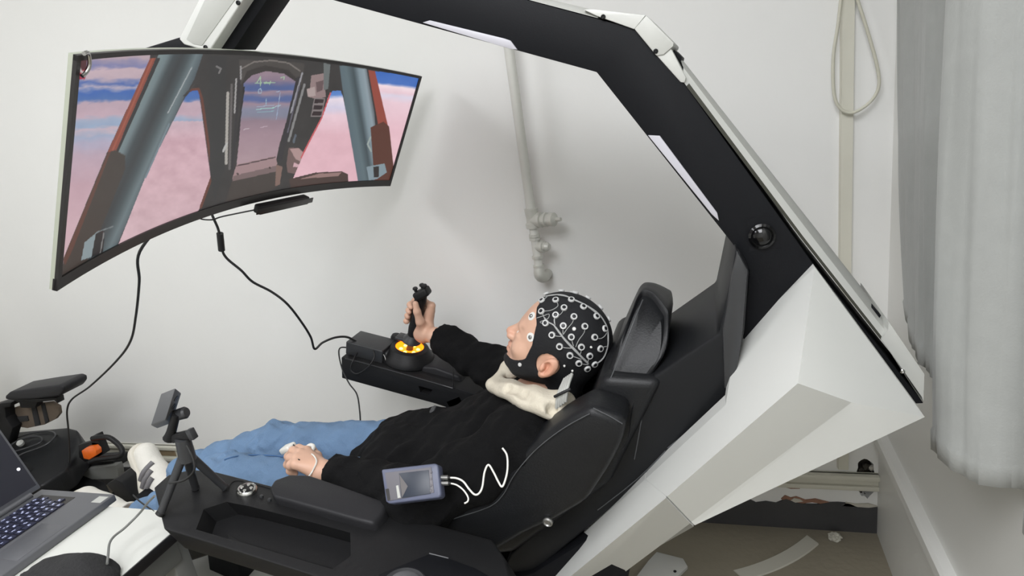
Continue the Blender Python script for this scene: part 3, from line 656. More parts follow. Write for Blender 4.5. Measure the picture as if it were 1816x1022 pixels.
fill([(190, 270), (204, 266), (222, 276), (222, 300), (190, 380), (152, 470), (110, 500), (112, 460)], (60, 53, 49)); fill([(192, 270), (197, 268), (130, 440), (116, 470), (112, 462)], (88, 55, 46))
fill([(150, 430), (172, 412), (163, 456), (144, 462)], (128, 142, 146)); fill([(170, 414), (186, 408), (182, 450), (162, 456)], (34, 34, 36)); line([(184, 414), (178, 448)], 2, (120, 120, 120)); line([(172, 412), (200, 402)], 2, (110, 118, 120))
win = [(328, 173), (340, 160), (352, 160), (358, 200), (374, 318), (352, 374), (205, 446), (262, 304)]
fill(win, left, n2*14); kk = inside(win) & (Y > 215); IM[kk] = grad(Y[kk], [(215, (190, 166, 176)), (250, (196, 160, 170)), (330, (198, 164, 172)), (440, (200, 172, 178))])+(n2[kk]*26)[:, None]
line([(338, 160), (352, 158), (358, 175), (377, 310), (356, 368)], 4.5, (96, 56, 46))
line([(298, 200), (340, 120)], 2, (150, 156, 158)); line([(258, 315), (300, 220)], 3, (112, 126, 134)); line([(345, 150), (326, 170)], 2.5, (58, 56, 56))
# centre frame and sight glass
fill([(372, 100), (402, 100), (398, 300), (380, 360), (372, 300)], (46, 46, 47)); line([(384, 118), (392, 122), (388, 130)], 3, (110, 108, 108))
fill([(424, 106), (540, 112), (536, 150), (424, 150)], (66, 62, 60)); line([(428, 122), (450, 110), (482, 107), (512, 112), (532, 126)], 2.5, (112, 106, 102))
fill([(428, 150), (438, 126), (470, 116), (512, 124), (530, 144), (520, 160), (430, 160)], (48, 44, 43))
fill([(432, 148), (446, 134), (472, 126), (504, 131), (526, 146), (518, 180), (494, 262), (488, 292), (418, 306), (424, 250)], mid, n2*8)
for pts, wd, c in [([(404, 165), (401, 290)], 5, (160, 156, 150)), ([(411, 150), (407, 300)], 4, (92, 88, 88)), ([(428, 125), (424, 150), (412, 300)], 4, (44, 42, 46)), ([(419, 140), (416, 200)], 3, (150, 148, 148)), ([(427, 118), (427, 140)], 3, (140, 138, 138)), ([(433, 155), (420, 250)], 3, (34, 33, 36)),
                   ([(530, 140), (497, 280)], 9, (46, 44, 48)), ([(536, 130), (516, 200)], 3, (140, 140, 146)), ([(540, 150), (512, 250)], 4, (124, 124, 124)), ([(531, 152), (510, 235)], 2, (90, 88, 100)), ([(402, 255), (396, 268)], 4, (170, 170, 168)), ([(524, 240), (521, 252)], 4, (84, 92, 102))]: line(pts, wd, c)
for pts in ([(456, 146), (462, 136), (462, 152)], [(453, 148), (464, 147)], [(468, 147), (488, 147)], [(470, 149), (472, 145)], [(478, 150), (480, 144)], [(498, 138), (504, 136), (503, 141)]): line(pts, 1.6, (150, 178, 150))
line([(459, 159), (462, 157), (464, 161), (463, 166), (459, 166), (458, 161), (459, 159)], 1.2, (150, 172, 186))
for pts, c in [([(455, 194), (487, 191)], (150, 196, 190)), ([(456, 189), (486, 187)], (150, 160, 180)), ([(472, 175), (472, 188)], (146, 170, 186)), ([(457, 199), (486, 197)], (130, 160, 170)), ([(497, 164), (490, 212)], (146, 160, 184)), ([(490, 163), (496, 162)], (150, 166, 190)), ([(488, 189), (498, 187)], (160, 184, 196)), ([(432, 230), (441, 228)], (186, 172, 180)), ([(462, 226), (474, 224)], (180, 160, 172))]: line(pts, 1.3, c)
# gun sight base and fittings
fill([(416, 302), (420, 292), (488, 277), (492, 290), (490, 300), (412, 318)], (150, 124, 126)); fill([(414, 312), (490, 294), (490, 306), (412, 326)], (112, 94, 94)); fill([(411, 322), (491, 304), (492, 330), (470, 345), (400, 358)], (62, 55, 52)); line([(418, 295), (488, 279)], 2, (70, 54, 58))
for x, y in ((421, 308), (478, 297)): line([(x, y), (x+1, y+1)], 3, (60, 44, 44))
fill([(490, 292), (501, 296), (496, 328), (488, 330)], (120, 96, 88))
fill([(512, 262), (528, 262), (546, 276), (551, 288), (548, 300), (530, 310), (510, 306), (508, 290)], (104, 84, 82)); fill([(514, 264), (530, 263), (548, 280), (540, 290), (524, 282)], (164, 136, 134)); fill([(521, 288), (530, 292), (534, 297), (520, 296)], (196, 160, 166))
w2 = [(590, 161), (604, 161), (608, 170), (637, 324), (570, 330), (520, 316), (545, 258), (568, 214), (582, 172)]
fill(w2, right2, n2*14); line([(586, 165), (570, 210), (546, 256), (534, 280)], 2.5, (190, 84, 90))
fill([(552, 134), (574, 130), (578, 172), (562, 176), (548, 172)], (138, 118, 118)); fill([(574, 112), (586, 114), (582, 158), (574, 160)], (98, 104, 104)); fill([(560, 146), (574, 142), (572, 160), (562, 164)], (96, 78, 80)); fill([(544, 158), (558, 154), (560, 170), (546, 172)], (164, 148, 146))
for k in range(3): y = 174+k*11; fill([(557-k*2, y), (577-k*2, y), (575-k*2, y+11), (555-k*2, y+11)], (120, 112, 112)); fill([(559-k*2, y+2), (575-k*2, y+2), (573-k*2, y+9), (557-k*2, y+9)], (44, 32, 36))
p2 = [(602, 116), (650, 122), (664, 200), (672, 326), (636, 328), (612, 190)]
acrossfill(p2, ((602, 120), (637, 324)), ((650, 124), (678, 300)), [(0, (84, 100, 108)), (0.25, (90, 106, 112)), (0.5, (60, 72, 78)), (0.7, (120, 136, 144)), (0.9, (136, 150, 158)), (1.1, (70, 70, 74))])
fill([(664, 126), (746, 136), (720, 300), (690, 320), (690, 260)], right, n2*10)
fill([(653, 124), (665, 126), (692, 240), (697, 292), (690, 300), (674, 240)], (140, 66, 54))
fill([(657, 226), (680, 216), (690, 224), (698, 296), (692, 320), (664, 322)], (84, 48, 38)); line([(657, 244), (652, 256), (658, 268)], 3, (150, 160, 156))
fill([(650, 296), (682, 290), (686, 306), (668, 318), (654, 320)], (124, 140, 148)); fill([(662, 296), (672, 295), (672, 314), (663, 315)], (40, 36, 36))
fill([(512, 318), (560, 306), (606, 304), (617, 309), (618, 330), (520, 346)], (66, 50, 46)); fill([(530, 318), (566, 308), (606, 306), (600, 312)], (140, 112, 108))
IM = np.clip(IM, 0, 255)/255
lin_c = np.where(IM <= 0.04045, IM/12.92, ((IM+0.055)/1.055)**2.4)
sf = np.array([[i*nv+j, i*nv+j+1, (i+1)*nv+j+1, (i+1)*nv+j] for i in range(nu-1) for j in range(nv-1)])
me = meshvf(sv, sf[:, ::-1]); ca = me.color_attributes.new('picture', 'FLOAT_COLOR', 'POINT')
ca.data.foreach_set('color', np.concatenate([lin_c, np.ones((len(lin_c), 1))], 1).astype('f').ravel())
mm = bpy.data.materials.new('lit_screen'); mm.use_nodes = True; nt = mm.node_tree; b = nt.nodes['Principled BSDF']
a = nt.nodes.new('ShaderNodeAttribute'); a.attribute_name = 'picture'; nt.links.new(a.outputs[0], b.inputs['Emission Color'])
b.inputs['Emission Strength'].default_value = 0.8; b.inputs['Base Color'].default_value = (0.01, 0.01, 0.01, 1); b.inputs['Roughness'].default_value = 0.35
link('screen', me, mm, mon, angle=None, label='lit screen with a flight view')
# hook on the corner and the bracket behind
tube('corner_clip', [mp(-0.992, -0.012, -0.006), mp(-0.975, -0.012, -0.006), mp(-0.966, 0.03, -0.006), mp(-0.972, 0.06, -0.005), mp(-0.985, 0.075, -0.004)], 0.0028, M['chrome'], mon, 8, label='small chrome clip')
solid('mount_bracket', [at(230, 93, 1.17), at(318, 66, 1.17), at(330, 76, 1.17), at(366, 90, 1.17), at(372, 110, 1.17), at(300, 118, 1.17)], (0, 0.11, 0), M['black'], mon, 0.003)

prism_px('mount_neck', [(296, 74), (366, 91), (410, 110), (408, 200), (380, 240), (330, 150)], 1.18, 1.28, M['black'], mon, 0.003)
# sensor bar clipped under the screen
e = [mp(0.03, 1.02, -0.012), mp(0.36, 1.02, -0.012)]
u_ = (e[1]-e[0])/np.linalg.norm(e[1]-e[0])
bar = box('sensor_bar', (e[0]+e[1])/2+ms*0.006, (np.linalg.norm(e[1]-e[0])/2, 0.011, 0.011), M['plastic'], None, np.array([u_, ms, np.cross(u_, ms)]), 0.004, 3, label='slim black sensor bar clipped under the lower edge of the curved monitor', cat='sensor bar')
box('window', (e[0]+e[1])/2+ms*0.006+mn*0.0105, (0.11, 0.007, 0.001), M['bezel'], bar, np.array([u_, ms, mn]), 0.0006)

# ================================================================== CABLES
def cable(P, r, label, m='rubber', name='cable', **k): return tube(name, P, r, M[m], None, 8, label=label, cat='cable', **k)
mcab = thing('monitor_cable', 'black cable with a ferrite lump running from the monitor to the far armrest', 'cable', at(557, 620, 1.45))
cpts = [at(372, 372, 1.28), at(379, 388, 1.28), at(388, 410, 1.29), at(393, 440, 1.30), at(402, 458, 1.31), at(428, 480, 1.33), at(448, 500, 1.35), at(482, 518, 1.38), at(510, 540, 1.40), at(535, 572, 1.43), at(551, 598, 1.45), at(558, 619, 1.46), at(572, 608, 1.48), at(594, 599, 1.51), at(615, 598, 1.54), at(632, 606, 1.56)]
tube('cord', cpts, 0.0034, M['rubber'], mcab)
tube('ferrite', [at(390, 414, 1.292), at(393, 444, 1.302)], 0.0085, M['rubber'], mcab, 14, sp=0)
cable([mp(0.03, 1.05, -0.004), at(395, 384, 1.24), at(375, 390, 1.22), at(355, 386, 1.2), mp(-0.12, 1.0, 0.012)], 0.0018, 'thin black lead looping from the sensor bar behind the monitor')
cable([mp(-0.40, 0.93, 0.02), at(248, 446, 1.02), at(247, 500, 1.06), at(241, 560, 1.14), at(231, 606, 1.22), at(205, 642, 1.32), at(160, 685, 1.42), at(128, 708, 1.46), at(119, 728, 1.47), at(121, 760, 1.47), at(123, 800, 1.46), at(123, 850, 1.45), at(119, 880, 1.45), at(114, 905, 1.46)], 0.0032, 'black power cable hanging from the near half of the monitor past the wheelchair')
cable([at(618, 617, 1.565), at(604, 617, 1.53), at(601, 628, 1.50), at(607, 655, 1.47), at(619, 680, 1.44), at(633, 700, 1.42), at(638, 730, 1.40), at(641, 765, 1.38), at(652, 771, 1.37), at(640, 782, 1.36), at(624, 795, 1.32)], 0.0022, 'thin black lead hanging from the hub box down to the jeans')
cable([at(636, 622, 1.55), at(626, 640, 1.512), at(622, 656, 1.505), at(634, 663, 1.505), at(652, 652, 1.505), at(664, 634, 1.52), at(662, 622, 1.54)], 0.0022, 'black lead curled in a small loop below the hub box')
cable([at(796, 640, 1.54), at(803, 655, 1.52), at(804, 688, 1.512)], 0.0018, 'thin black lead draped over the rear of the far armrest')

# ================================================================== THINGS ON THE FAR ARMREST
top_z = lambda X_: at(605, 634, 1.52)[2]+(X_-at(605, 634, 1.52)[0])*(at(815, 690, 1.52)[2]-at(605, 634, 1.52)[2])/(at(815, 690, 1.52)[0]-at(605, 634, 1.52)[0])
sl = math.atan2(top_z(-0.8)-top_z(-1.0), 0.2); ux = np.array([math.cos(sl), 0, math.sin(sl)]); uz = np.array([-math.sin(sl), 0, math.cos(sl)])
hp = at(652, 604, 1.585); hp = np.array([hp[0], 1.585, top_z(hp[0])])+uz*0.024
hub = box('hub_box', hp, (0.062, 0.045, 0.022), M['plastic2'], None, np.array([ux, (0, 1, 0), uz]), 0.004, 3, label='black hub box on the front end of the far armrest beside the joystick', cat='hub')
for k in range(2): box('socket', hp-ux*0.062+uz*0.002+np.array([0, -0.018+0.034*k, 0]), (0.0012, 0.009, 0.005), M['rubber'], hub, np.array([ux, (0, 1, 0), uz]), 0.0004)
# joystick
jb = at(717, 632, 1.61); jb = np.array([at(719, 610, 1.605)[0], 1.605, 0]); jb[2] = top_z(jb[0])+0.001
js = thing('joystick', 'black flight joystick with an orange glowing base on the far armrest', 'joystick', jb)
lathe('base', [(0.0, 0), (0.076, 0), (0.08, 0.006), (0.078, 0.018), (0.066, 0.030), (0.058, 0.044), (0.046, 0.048), (0.044, 0.048), (0.040, 0.036), (0, 0.034)], jb, uz, M['plastic'], js, 40)
jt = jb+uz*0.0345
lathe('glow_ring', [(0.008, 0.0), (0.040, 0.0), (0.0435, 0.0115), (0.0425, 0.0125), (0.039, 0.002), (0.008, 0.002)], jt, uz, M['glow'], js, 36, label='glowing orange ring')
for k in range(6):
    a = k*math.pi/3+0.4; lathe('lamp', [(0, 0), (0.006, 0), (0.005, 0.003), (0, 0.004)], jt+uz*0.002+0.026*(math.cos(a)*ux+math.sin(a)*np.array([0, 1, 0])), uz, M['glowhot'], js, 10)
for s, x0 in ((0, -0.064),):
    solid('front_panel', [jb+ux*(-0.10)+np.array([0, -0.05, 0])+uz*0.001, jb+ux*(-0.05)+np.array([0, -0.058, 0])+uz*0.001, jb+ux*(-0.05)+np.array([0, -0.05, 0])+uz*0.036, jb+ux*(-0.085)+np.array([0, -0.045, 0])+uz*0.026], (0, 0.10, 0), M['plastic2'], js, 0.006, 3)
tube('panel_edge', [jb+ux*(-0.085)+np.array([0, -0.0525, 0])+uz*0.028, jb+ux*(-0.058)+np.array([0, -0.058, 0])+uz*0.029, jb+ux*(-0.046)+np.array([0, -0.061, 0])+uz*0.008], 0.0014, M['ridge'], js, 6)
lathe('throttle_knob', [(0, 0), (0.018, 0), (0.018, 0.02), (0.014, 0.028), (0, 0.029)], jb+ux*(-0.062)+np.array([0, 0.035, 0])+uz*0.028, uz, M['plastic'], js, 20)
P0 = jt+np.array([0, 0, 0.0]); P1 = at(748, 522, 1.585)
sa = (P1-P0)/np.linalg.norm(P1-P0); SL = np.linalg.norm(P1-P0)
tube('shaft', [P0, P0+sa*0.045], [0.011, 0.008], M['rubber'], js, 14, sp=0)
lathe('hand_rest', [(0, 0.030), (0.022, 0.031), (0.030, 0.036), (0.027, 0.044), (0.019, 0.052), (0.016, 0.06), (0, 0.06)], P0, sa, M['plastic2'], js, 28)
box('hand_rest_wing', P0+sa*0.040-ux*0.026, (0.022, 0.02, 0.006), M['plastic2'], js, np.array([ux, (0, 1, 0), uz]), 0.005, 3)
gp = [P0+sa*t for t in np.linspace(0.045, SL, 9)]
tube('grip', gp, [0.017, 0.0165, 0.018, 0.0165, 0.018, 0.017, 0.0165, 0.018, 0.016], M['plastic'], js, 18, sp=4)
hd = P1
box('grip_head', hd+np.array([0.004, -0.004, 0.004]), (0.024, 0.020, 0.013), M['plastic'], js, np.array([(0.92, 0.1, 0.35), (-0.1, 1, 0), (-0.35, 0, 0.92)]), 0.007, 3)
for d in ((-0.014, -0.006, 0.012), (0.018, -0.008, 0.020), (0.003, 0.006, 0.018)):
    lathe('hat_switch', [(0, 0), (0.005, 0), (0.0045, 0.006), (0.008, 0.008), (0.007, 0.012), (0, 0.013)], hd+np.array(d), (0.1, -0.3, 1), M['rubber'], js, 14)

# ================================================================== TRIPOD AND CAMERA ON THE NEAR ARMREST
f1, f2, f3 = tp(283, 916), tp(402, 868), tp(347, 868)
ap = at(328, 800, 0.835)
tri = thing('mini_tripod', 'black mini tripod standing on the near armrest console', 'tripod', (f1+f2+f3)/3)
for q in (f1, f2, f3):
    lg = tube('leg', [ap+(q-ap)*0.08, ap+(q-ap)*0.5, q+(ap-q)*0.03], [0.0085, 0.008, 0.0075], M['plastic2'], tri, 12, sp=0)
    tube('rubber_foot', [q+(ap-q)*0.06, q+[0, 0, 0.003]], 0.0085, M['rubber'], lg, 12, sp=0)
tube('column', [ap-[0, 0, 0.02], at(324, 778, 0.835)], [0.016, 0.014], M['plastic2'], tri, 16, sp=0)
hb_ = at(322, 774, 0.835)
ex = at(349, 768, 0.835)-at(306, 778, 0.835); ex /= np.linalg.norm(ex); ey = np.array([0, 1, 0]); ez = np.cross(ex, ey); ez /= np.linalg.norm(ez)
box('clamp', hb_, (0.026, 0.006, 0.009), M['plastic'], tri, np.array([ex, ey, ez]), 0.003, 3)
box('clamp_end', at(340, 770, 0.835), (0.006, 0.007, 0.011), M['plastic2'], tri, np.array([ex, ey, ez]), 0.002)
tube('tilt_arm', [at(300, 778, 0.835), at(304, 766, 0.835), at(312, 735, 0.835)], [0.012, 0.009, 0.008], M['plastic'], tri, 12, sp=4)
lathe('tilt_knob', [(0, -0.014), (0.011, -0.012), (0.012, 0.008), (0.009, 0.012), (0, 0.012)], at(322, 734, 0.845), (1, 0.2, 0.2), M['plastic2'], tri, 18)
pn = np.array([-0.42, -0.82, 0.30]); po = at(290, 722, 0.83)
fa = [atP(x, y, po, pn) for x, y in ((285.5, 698), (311, 688), (293.4, 744.6), (267, 755))]
cvec = at(322, 697, 0.852)-fa[1]
cm = solid('camera', fa, cvec, M['camgrey'], None, 0.0025, 3, label='grey box camera tilted on top of the mini tripod', cat='camera')
def cface(s, t, off=0.0004):   # a point on the narrow side of the box
    p = fa[1]+(fa[2]-fa[1])*s+cvec*t; n = np.cross(fa[2]-fa[1], cvec); n /= np.linalg.norm(n); n = n if n[0] > 0 else -n; return p+n*off, n
for s in (0.25, 0.5, 0.72):
    c_, n_ = cface(s, 0.5); lathe('lens', [(0, 0), (0.006, 0), (0.006, 0.001), (0.004, 0.0005), (0, 0.0005)], c_, n_, M['bezel'], cm, 16)
cable([at(331, 790, 0.80), at(343, 815, 0.795), at(344, 835, 0.79), at(330, 850, 0.788), at(312, 856, 0.785), at(300, 857, 0.79)], 0.0022, 'thin black lead looped round the mini tripod legs')
cable([at(274, 880, 0.80), at(262, 892, 0.82), at(248, 910, 0.83), at(222, 936, 0.80), at(202, 952, 0.775), at(194, 965, 0.755), at(192, 982, 0.735), at(190, 1000, 0.71)], 0.0024, 'grey lead dropping from the tripod across the white table', 'tleg')
cable([at(236, 878, 0.96), at(246, 888, 0.95), at(258, 897, 0.93), at(274, 908, 0.91)], 0.0018, 'thin dark lead crossing in front of the blue jeans hem')

# ================================================================== TABLE AND LAPTOP
tz = 0.72
tb = thing('white_table', 'white topped table on grey legs under the laptop', 'table', (-1.6, 0.6, 0))
xr = -1.135
solid('table_top', [(-2.35, 0.20, tz-0.025), (xr, 0.20, tz-0.025), (xr, 0.915, tz-0.025), (-2.35, 0.915, tz-0.025)], (0, 0, 0.025), M['table'], tb, 0.0015)
solid('edge_band', [(xr, 0.20, tz-0.025), (xr+0.003, 0.20, tz-0.025), (xr+0.003, 0.915, tz-0.025), (xr, 0.915, tz-0.025)], (0, 0, 0.024), M['bezel'], tb, 0.0005, label='dark edge band')
for x in (-2.3, xr-0.045):
    for y in (0.25, 0.865): solid('leg', [(x-0.02, y-0.02, 0), (x+0.025, y-0.02, 0), (x+0.025, y+0.025, 0), (x-0.02, y+0.025, 0)], (0, 0, tz-0.025), M['tleg'], tb, 0.003)
solid('apron', [(xr-0.04, 0.25, tz-0.085), (xr-0.015, 0.25, tz-0.085), (xr-0.015, 0.865, tz-0.085), (xr-0.04, 0.865, tz-0.085)], (0, 0, 0.058), M['tleg'], tb, 0.002)
lx0, lx1, ly0, ly1, lz = -1.628, -1.385, 0.575, 0.936, tz+0.001
lp = thing('laptop', 'open grey laptop with a dark screen on the white table', 'laptop', ((lx0+lx1)/2, (ly0+ly1)/2, lz))
bs = solid('base', [(lx0, ly0, lz), (lx1, ly0, lz), (lx1, ly1, lz), (lx0, ly1, lz)], (0, 0, 0.018), M['laptop'], lp, 0.003, 3)
kz = lz+0.018
solid('keyboard_well', [(lx0+0.03, ly0+0.012, kz-0.001), (lx0+0.142, ly0+0.012, kz-0.001), (lx0+0.142, ly1-0.022, kz-0.001), (lx0+0.03, ly1-0.022, kz-0.001)], (0, 0, 0.0015), M['bezel'], lp, 0)
bmk = bmesh.new(); bml = bmesh.new(); rows = 6
for r in range(rows):
    x = lx0+0.04+r*0.0185; y = ly0+0.022
    while y < ly1-0.045:
        wd = 0.0155 if rng.random() > 0.12 else 0.026
        if y+wd > ly1-0.026: break
        add_box(bmk, (x, y+wd/2, kz+0.0018), (0.0078, wd/2-0.0012, 0.0014), bevel=0.0)
        for q in range(2): add_box(bml, (x-0.002+0.005*q*(rng.random()), y+wd*(0.3+0.3*rng.random()), kz+0.00335), (0.0012+0.0012*rng.random(), 0.0014+0.0012*rng.random(), 0.0002))
        y += wd+0.0015
link('key_rows', frombm(bmk), M['key'], lp, kind='stuff')
link('key_letters', frombm(bml), M['keylit'], lp, smooth=False, kind='stuff')
solid('touchpad', [(lx0+0.155, 0.71, kz-0.0005), (lx1-0.012, 0.71, kz-0.0005), (lx1-0.012, 0.82, kz-0.0005), (lx0+0.155, 0.82, kz-0.0005)], (0, 0, 0.001), M['laptop'], lp, 0.0004)
solid('label_sticker', [(lx1-0.035, ly1-0.035, kz-0.0004), (lx1-0.006, ly1-0.035, kz-0.0004), (lx1-0.006, ly1-0.012, kz-0.0004), (lx1-0.035, ly1-0.012, kz-0.0004)], (0, 0, 0.0009), M['silver'], lp, 0, label='silver label')
tube('hinge', [(lx0+0.006, ly0+0.03, kz+0.004), (lx0+0.006, ly1-0.03, kz+0.004)], 0.007, M['laptop'], lp, 12, sp=0)
ld = np.array([-0.33, 0, 0.944]); lnn = np.array([0.944, 0, 0.33]); h0 = np.array([lx0+0.004, 0, kz+0.006])
scr = [h0+[0, ly0+0.002, 0], h0+[0, ly1-0.002, 0], h0+[0, ly1-0.002, 0]+ld*0.24, h0+[0, ly0+0.002, 0]+ld*0.24]
lid = solid('screen_lid', scr, -lnn*0.007, M['laptop'], lp, 0.002)
gl = [p+lnn*0.0002 for p in [scr[0]+ld*0.012+[0, 0.006, 0], scr[1]+ld*0.012-[0, 0.006, 0], scr[2]-ld*0.006-[0, 0.006, 0], scr[3]-ld*0.006+[0, 0.006, 0]]]
solid('glass', gl, lnn*0.0008, M['laplid'], lid, 0)
dp = gl[1]+ld*0.055-np.array([0, 0.012, 0])
lathe('power_dot', [(0, 0), (0.004, 0), (0.0035, 0.0006), (0, 0.0006)], dp+lnn*0.0008, lnn, M['white_dot'], lid, 14)
# dark cloth heap at the near corner of the table
def heap(P):
    d = uni([elli(P, (-1.262, 0.70, 0.725), (0.022, 0.02, 0.028)), elli(P, (-1.20, 0.675, 0.715), (0.085, 0.075, 0.068)), elli(P, (-1.275, 0.655, 0.715), (0.04, 0.05, 0.05)), elli(P, (-1.15, 0.64, 0.70), (0.06, 0.06, 0.055)), elli(P, (-1.20, 0.56, 0.70), (0.14, 0.10, 0.06))], 0.05)
    return d+0.003*np.sin(60*P[:, 0]+20*np.sin(20*P[:, 1]))*np.sin(40*P[:, 1]+30*P[:, 2])
V, Q = nets(lambda P: smax(heap(P), tz+0.001-P[:, 2], 0.01), (-1.46, 0.44, 0.70), (-1.04, 0.80, 0.85), 0.006)
link('cloth_bundle', meshvf(V, Q), M['cloth'], angle=None, label='rounded black fleece cloth bundle in front of the laptop on the table corner', cat='cloth')

# ================================================================== WHEELCHAIR AGAINST THE WALL
wc = thing('wheelchair', 'black powered wheelchair with an orange reflector standing against the back wall', 'wheelchair', (-2.6, 1.5, 0))
cs = [(-60, 770), (30, 767), (120, 757), (136, 762), (146, 785), (140, 800), (105, 838), (74, 858), (20, 880), (-60, 890)]
P = [at(x, y, 1.50) for x, y in cs]
sq = [at(-90, 775, 1.62), at(120, 757, 1.62), at(136, 761, 1.60), at(148, 788, 1.56), at(118, 832, 1.42), at(70, 862, 1.33), at(-90, 905, 1.30)]
solid('seat_cushion', sq, (0.0, 0.02, -0.085), M['leather'], wc, 0.014, 4, angle=50)
ap_ = prism_px('armrest_pad', [(8, 703), (16, 696), (60, 689), (104, 683), (112, 686), (113, 694), (106, 703), (70, 708), (20, 711), (9, 709)], 1.50, 1.60, M['pad'], wc, 0.008, 4, angle=50)
prism_px('armrest_post', [(-20, 722), (0, 716), (20, 714), (18, 722), (8, 724), (10, 742), (22, 760), (14, 790), (-20, 790)], 1.53, 1.57, M['plastic'], wc, 0.003)
prism_px('armrest_bracket', [(22, 710), (88, 707), (100, 706), (102, 716), (96, 711), (66, 714), (62, 724), (36, 724), (34, 715)], 1.53, 1.56, M['plastic'], wc, 0.002)
gp_ = prism_px('side_guard', [(12, 728), (30, 722), (70, 716), (90, 714), (103, 722), (105, 735), (98, 744), (78, 754), (48, 760), (24, 756), (12, 742)], 1.57, 1.585, M['khaki'], wc, 0.003, label='brown cloth side guard')
for px in ([(55, 724), (63, 721), (71, 754), (62, 757)], [(72, 718), (78, 716), (86, 748), (80, 752)], [(28, 740), (48, 738), (50, 747), (30, 750)]): prism_px('strap', px, 1.566, 1.572, M['cloth'], gp_, 0.001)
rf = prism_px('reflector', [(144, 800), (150, 796), (164, 794), (170, 800), (171, 808), (158, 816), (148, 814)], 1.475, 1.50, M['orange'], wc, 0.003, label='orange reflector')
prism_px('reflector_holder', [(138, 790), (160, 784), (176, 786), (182, 806), (170, 814), (150, 820), (140, 812)], 1.50, 1.52, M['plastic'], wc, 0.003)
tube('frame_tube', [at(164, 778, 1.50), at(176, 776, 1.50), at(192, 776, 1.50), at(206, 785, 1.50), at(216, 797, 1.49), at(214, 808, 1.48), at(196, 812, 1.48), at(172, 815, 1.48), at(160, 820, 1.48)], 0.0095, M['plastic'], wc, 14)
prism_px('frame_plate', [(160, 776), (170, 772), (184, 806), (172, 812), (164, 800)], 1.50, 1.53, M['plastic'], wc, 0.003)
prism_px('lower_frame', [(-40, 900), (60, 862), (110, 830), (125, 822), (200, 818), (205, 832), (130, 846), (120, 900), (60, 940), (-40, 960)], 1.55, 1.62, M['plastic'], wc, 0.004)
prism_px('side_rail', [(124, 836), (205, 826), (208, 834), (210, 850), (126, 852)], 1.53, 1.56, M['tleg'], wc, 0.003)
for c, r in (((-2.33, 1.62, 0.11), 0.11), ((-2.9, 1.60, 0.17), 0.17), ((-2.33, 1.22, 0.11), 0.11), ((-2.9, 1.18, 0.17), 0.17)):
    wh = lathe('wheel', [(r*0.3, -0.025), (r*0.85, -0.028), (r*0.97, -0.022), (r, 0), (r*0.97, 0.022), (r*0.85, 0.028), (r*0.3, 0.025)], c, (0, 1, 0), M['rubber'], wc, 32)
    lathe('hub', [(0, -0.03), (r*0.35, -0.03), (r*0.35, 0.03), (0, 0.03)], c, (0, 1, 0), M['tleg'], wh, 20)
solid('chassis', [(-3.0, 1.26, 0.12), (-2.28, 1.26, 0.12), (-2.3, 1.26, 0.3), (-2.55, 1.26, 0.38), (-2.98, 1.26, 0.38)], (0, 0.28, 0), M['plastic'], wc, 0.01)
solid('back_rest', [(-3.05, 1.32, 0.45), (-2.98, 1.32, 0.45), (-3.06, 1.32, 0.95), (-3.13, 1.32, 0.95)], (0, 0.3, 0), M['leather'], wc, 0.015, 3)
solid('seat_post', [(-2.78, 1.36, 0.3), (-2.5, 1.36, 0.3), (-2.5, 1.36, 0.42), (-2.78, 1.36, 0.42)], (0, 0.12, 0), M['plastic'], wc, 0.004)
szp = lambda x, y: atP(x, y, sq[1]+np.array([0, 0, 0.006]), np.cross(sq[1]-sq[0], sq[5]-sq[1]))
cable([szp(*q) for q in [(-10, 790), (20, 780), (60, 768), (90, 766), (98, 774), (80, 790), (45, 803), (25, 810), (20, 790), (50, 776), (72, 776), (70, 786), (30, 800), (0, 806)]], 0.0035, 'dark cable coiled loosely on the wheelchair seat', 'plastic2')
pl = szp(38, 788)
lathe('plug', [(0, 0), (0.012, 0), (0.013, 0.012), (0.006, 0.02), (0, 0.021)], pl, (0.3, -0.5, 1), M['silver'], None, 16, label='small silver plug lying on the black wheelchair seat', cat='plug')
# ================================================================== PERSON
pe = thing('person', 'person in black jacket, blue jeans and electrode cap reclining in the cockpit seat', 'person', (-0.75, YC, 0.5))
# head frame: f forward, u towards the crown, s to the side that faces the camera; origin between the ears
HO = np.array([-0.344, YC, 0.962]); ra = math.radians(33)
HF = np.array([-math.cos(ra), 0, math.sin(ra)]); HU = np.array([math.sin(ra), 0, math.cos(ra)]); HS = np.array([0, -1., 0])
HR = np.array([HF, HU, HS], 'f')
def hl(P): return (P-HO.astype('f'))@HR.T
def hw(f, u, s): return HO+HF*f+HU*u+HS*s
def skull(L):
    d = elli(L, (-0.008, 0.044, 0), (0.098, 0.092, 0.078))
    d = smin(d, elli(L, (0.035, -0.008, 0), (0.054, 0.075, 0.060)), 0.03)
    d = smin(d, elli(L, (0.042, -0.048, 0), (0.038, 0.030, 0.043)), 0.025)
    for s in (-1, 1): d = smin(d, caps(L, (-0.005, -0.02, 0.058*s), (0.05, -0.056, 0.032*s), 0.016, 0.014), 0.02)
    return smin(d, caps(L, (-0.035, -0.02, 0), (-0.055, -0.17, 0), 0.052, 0.056), 0.03)
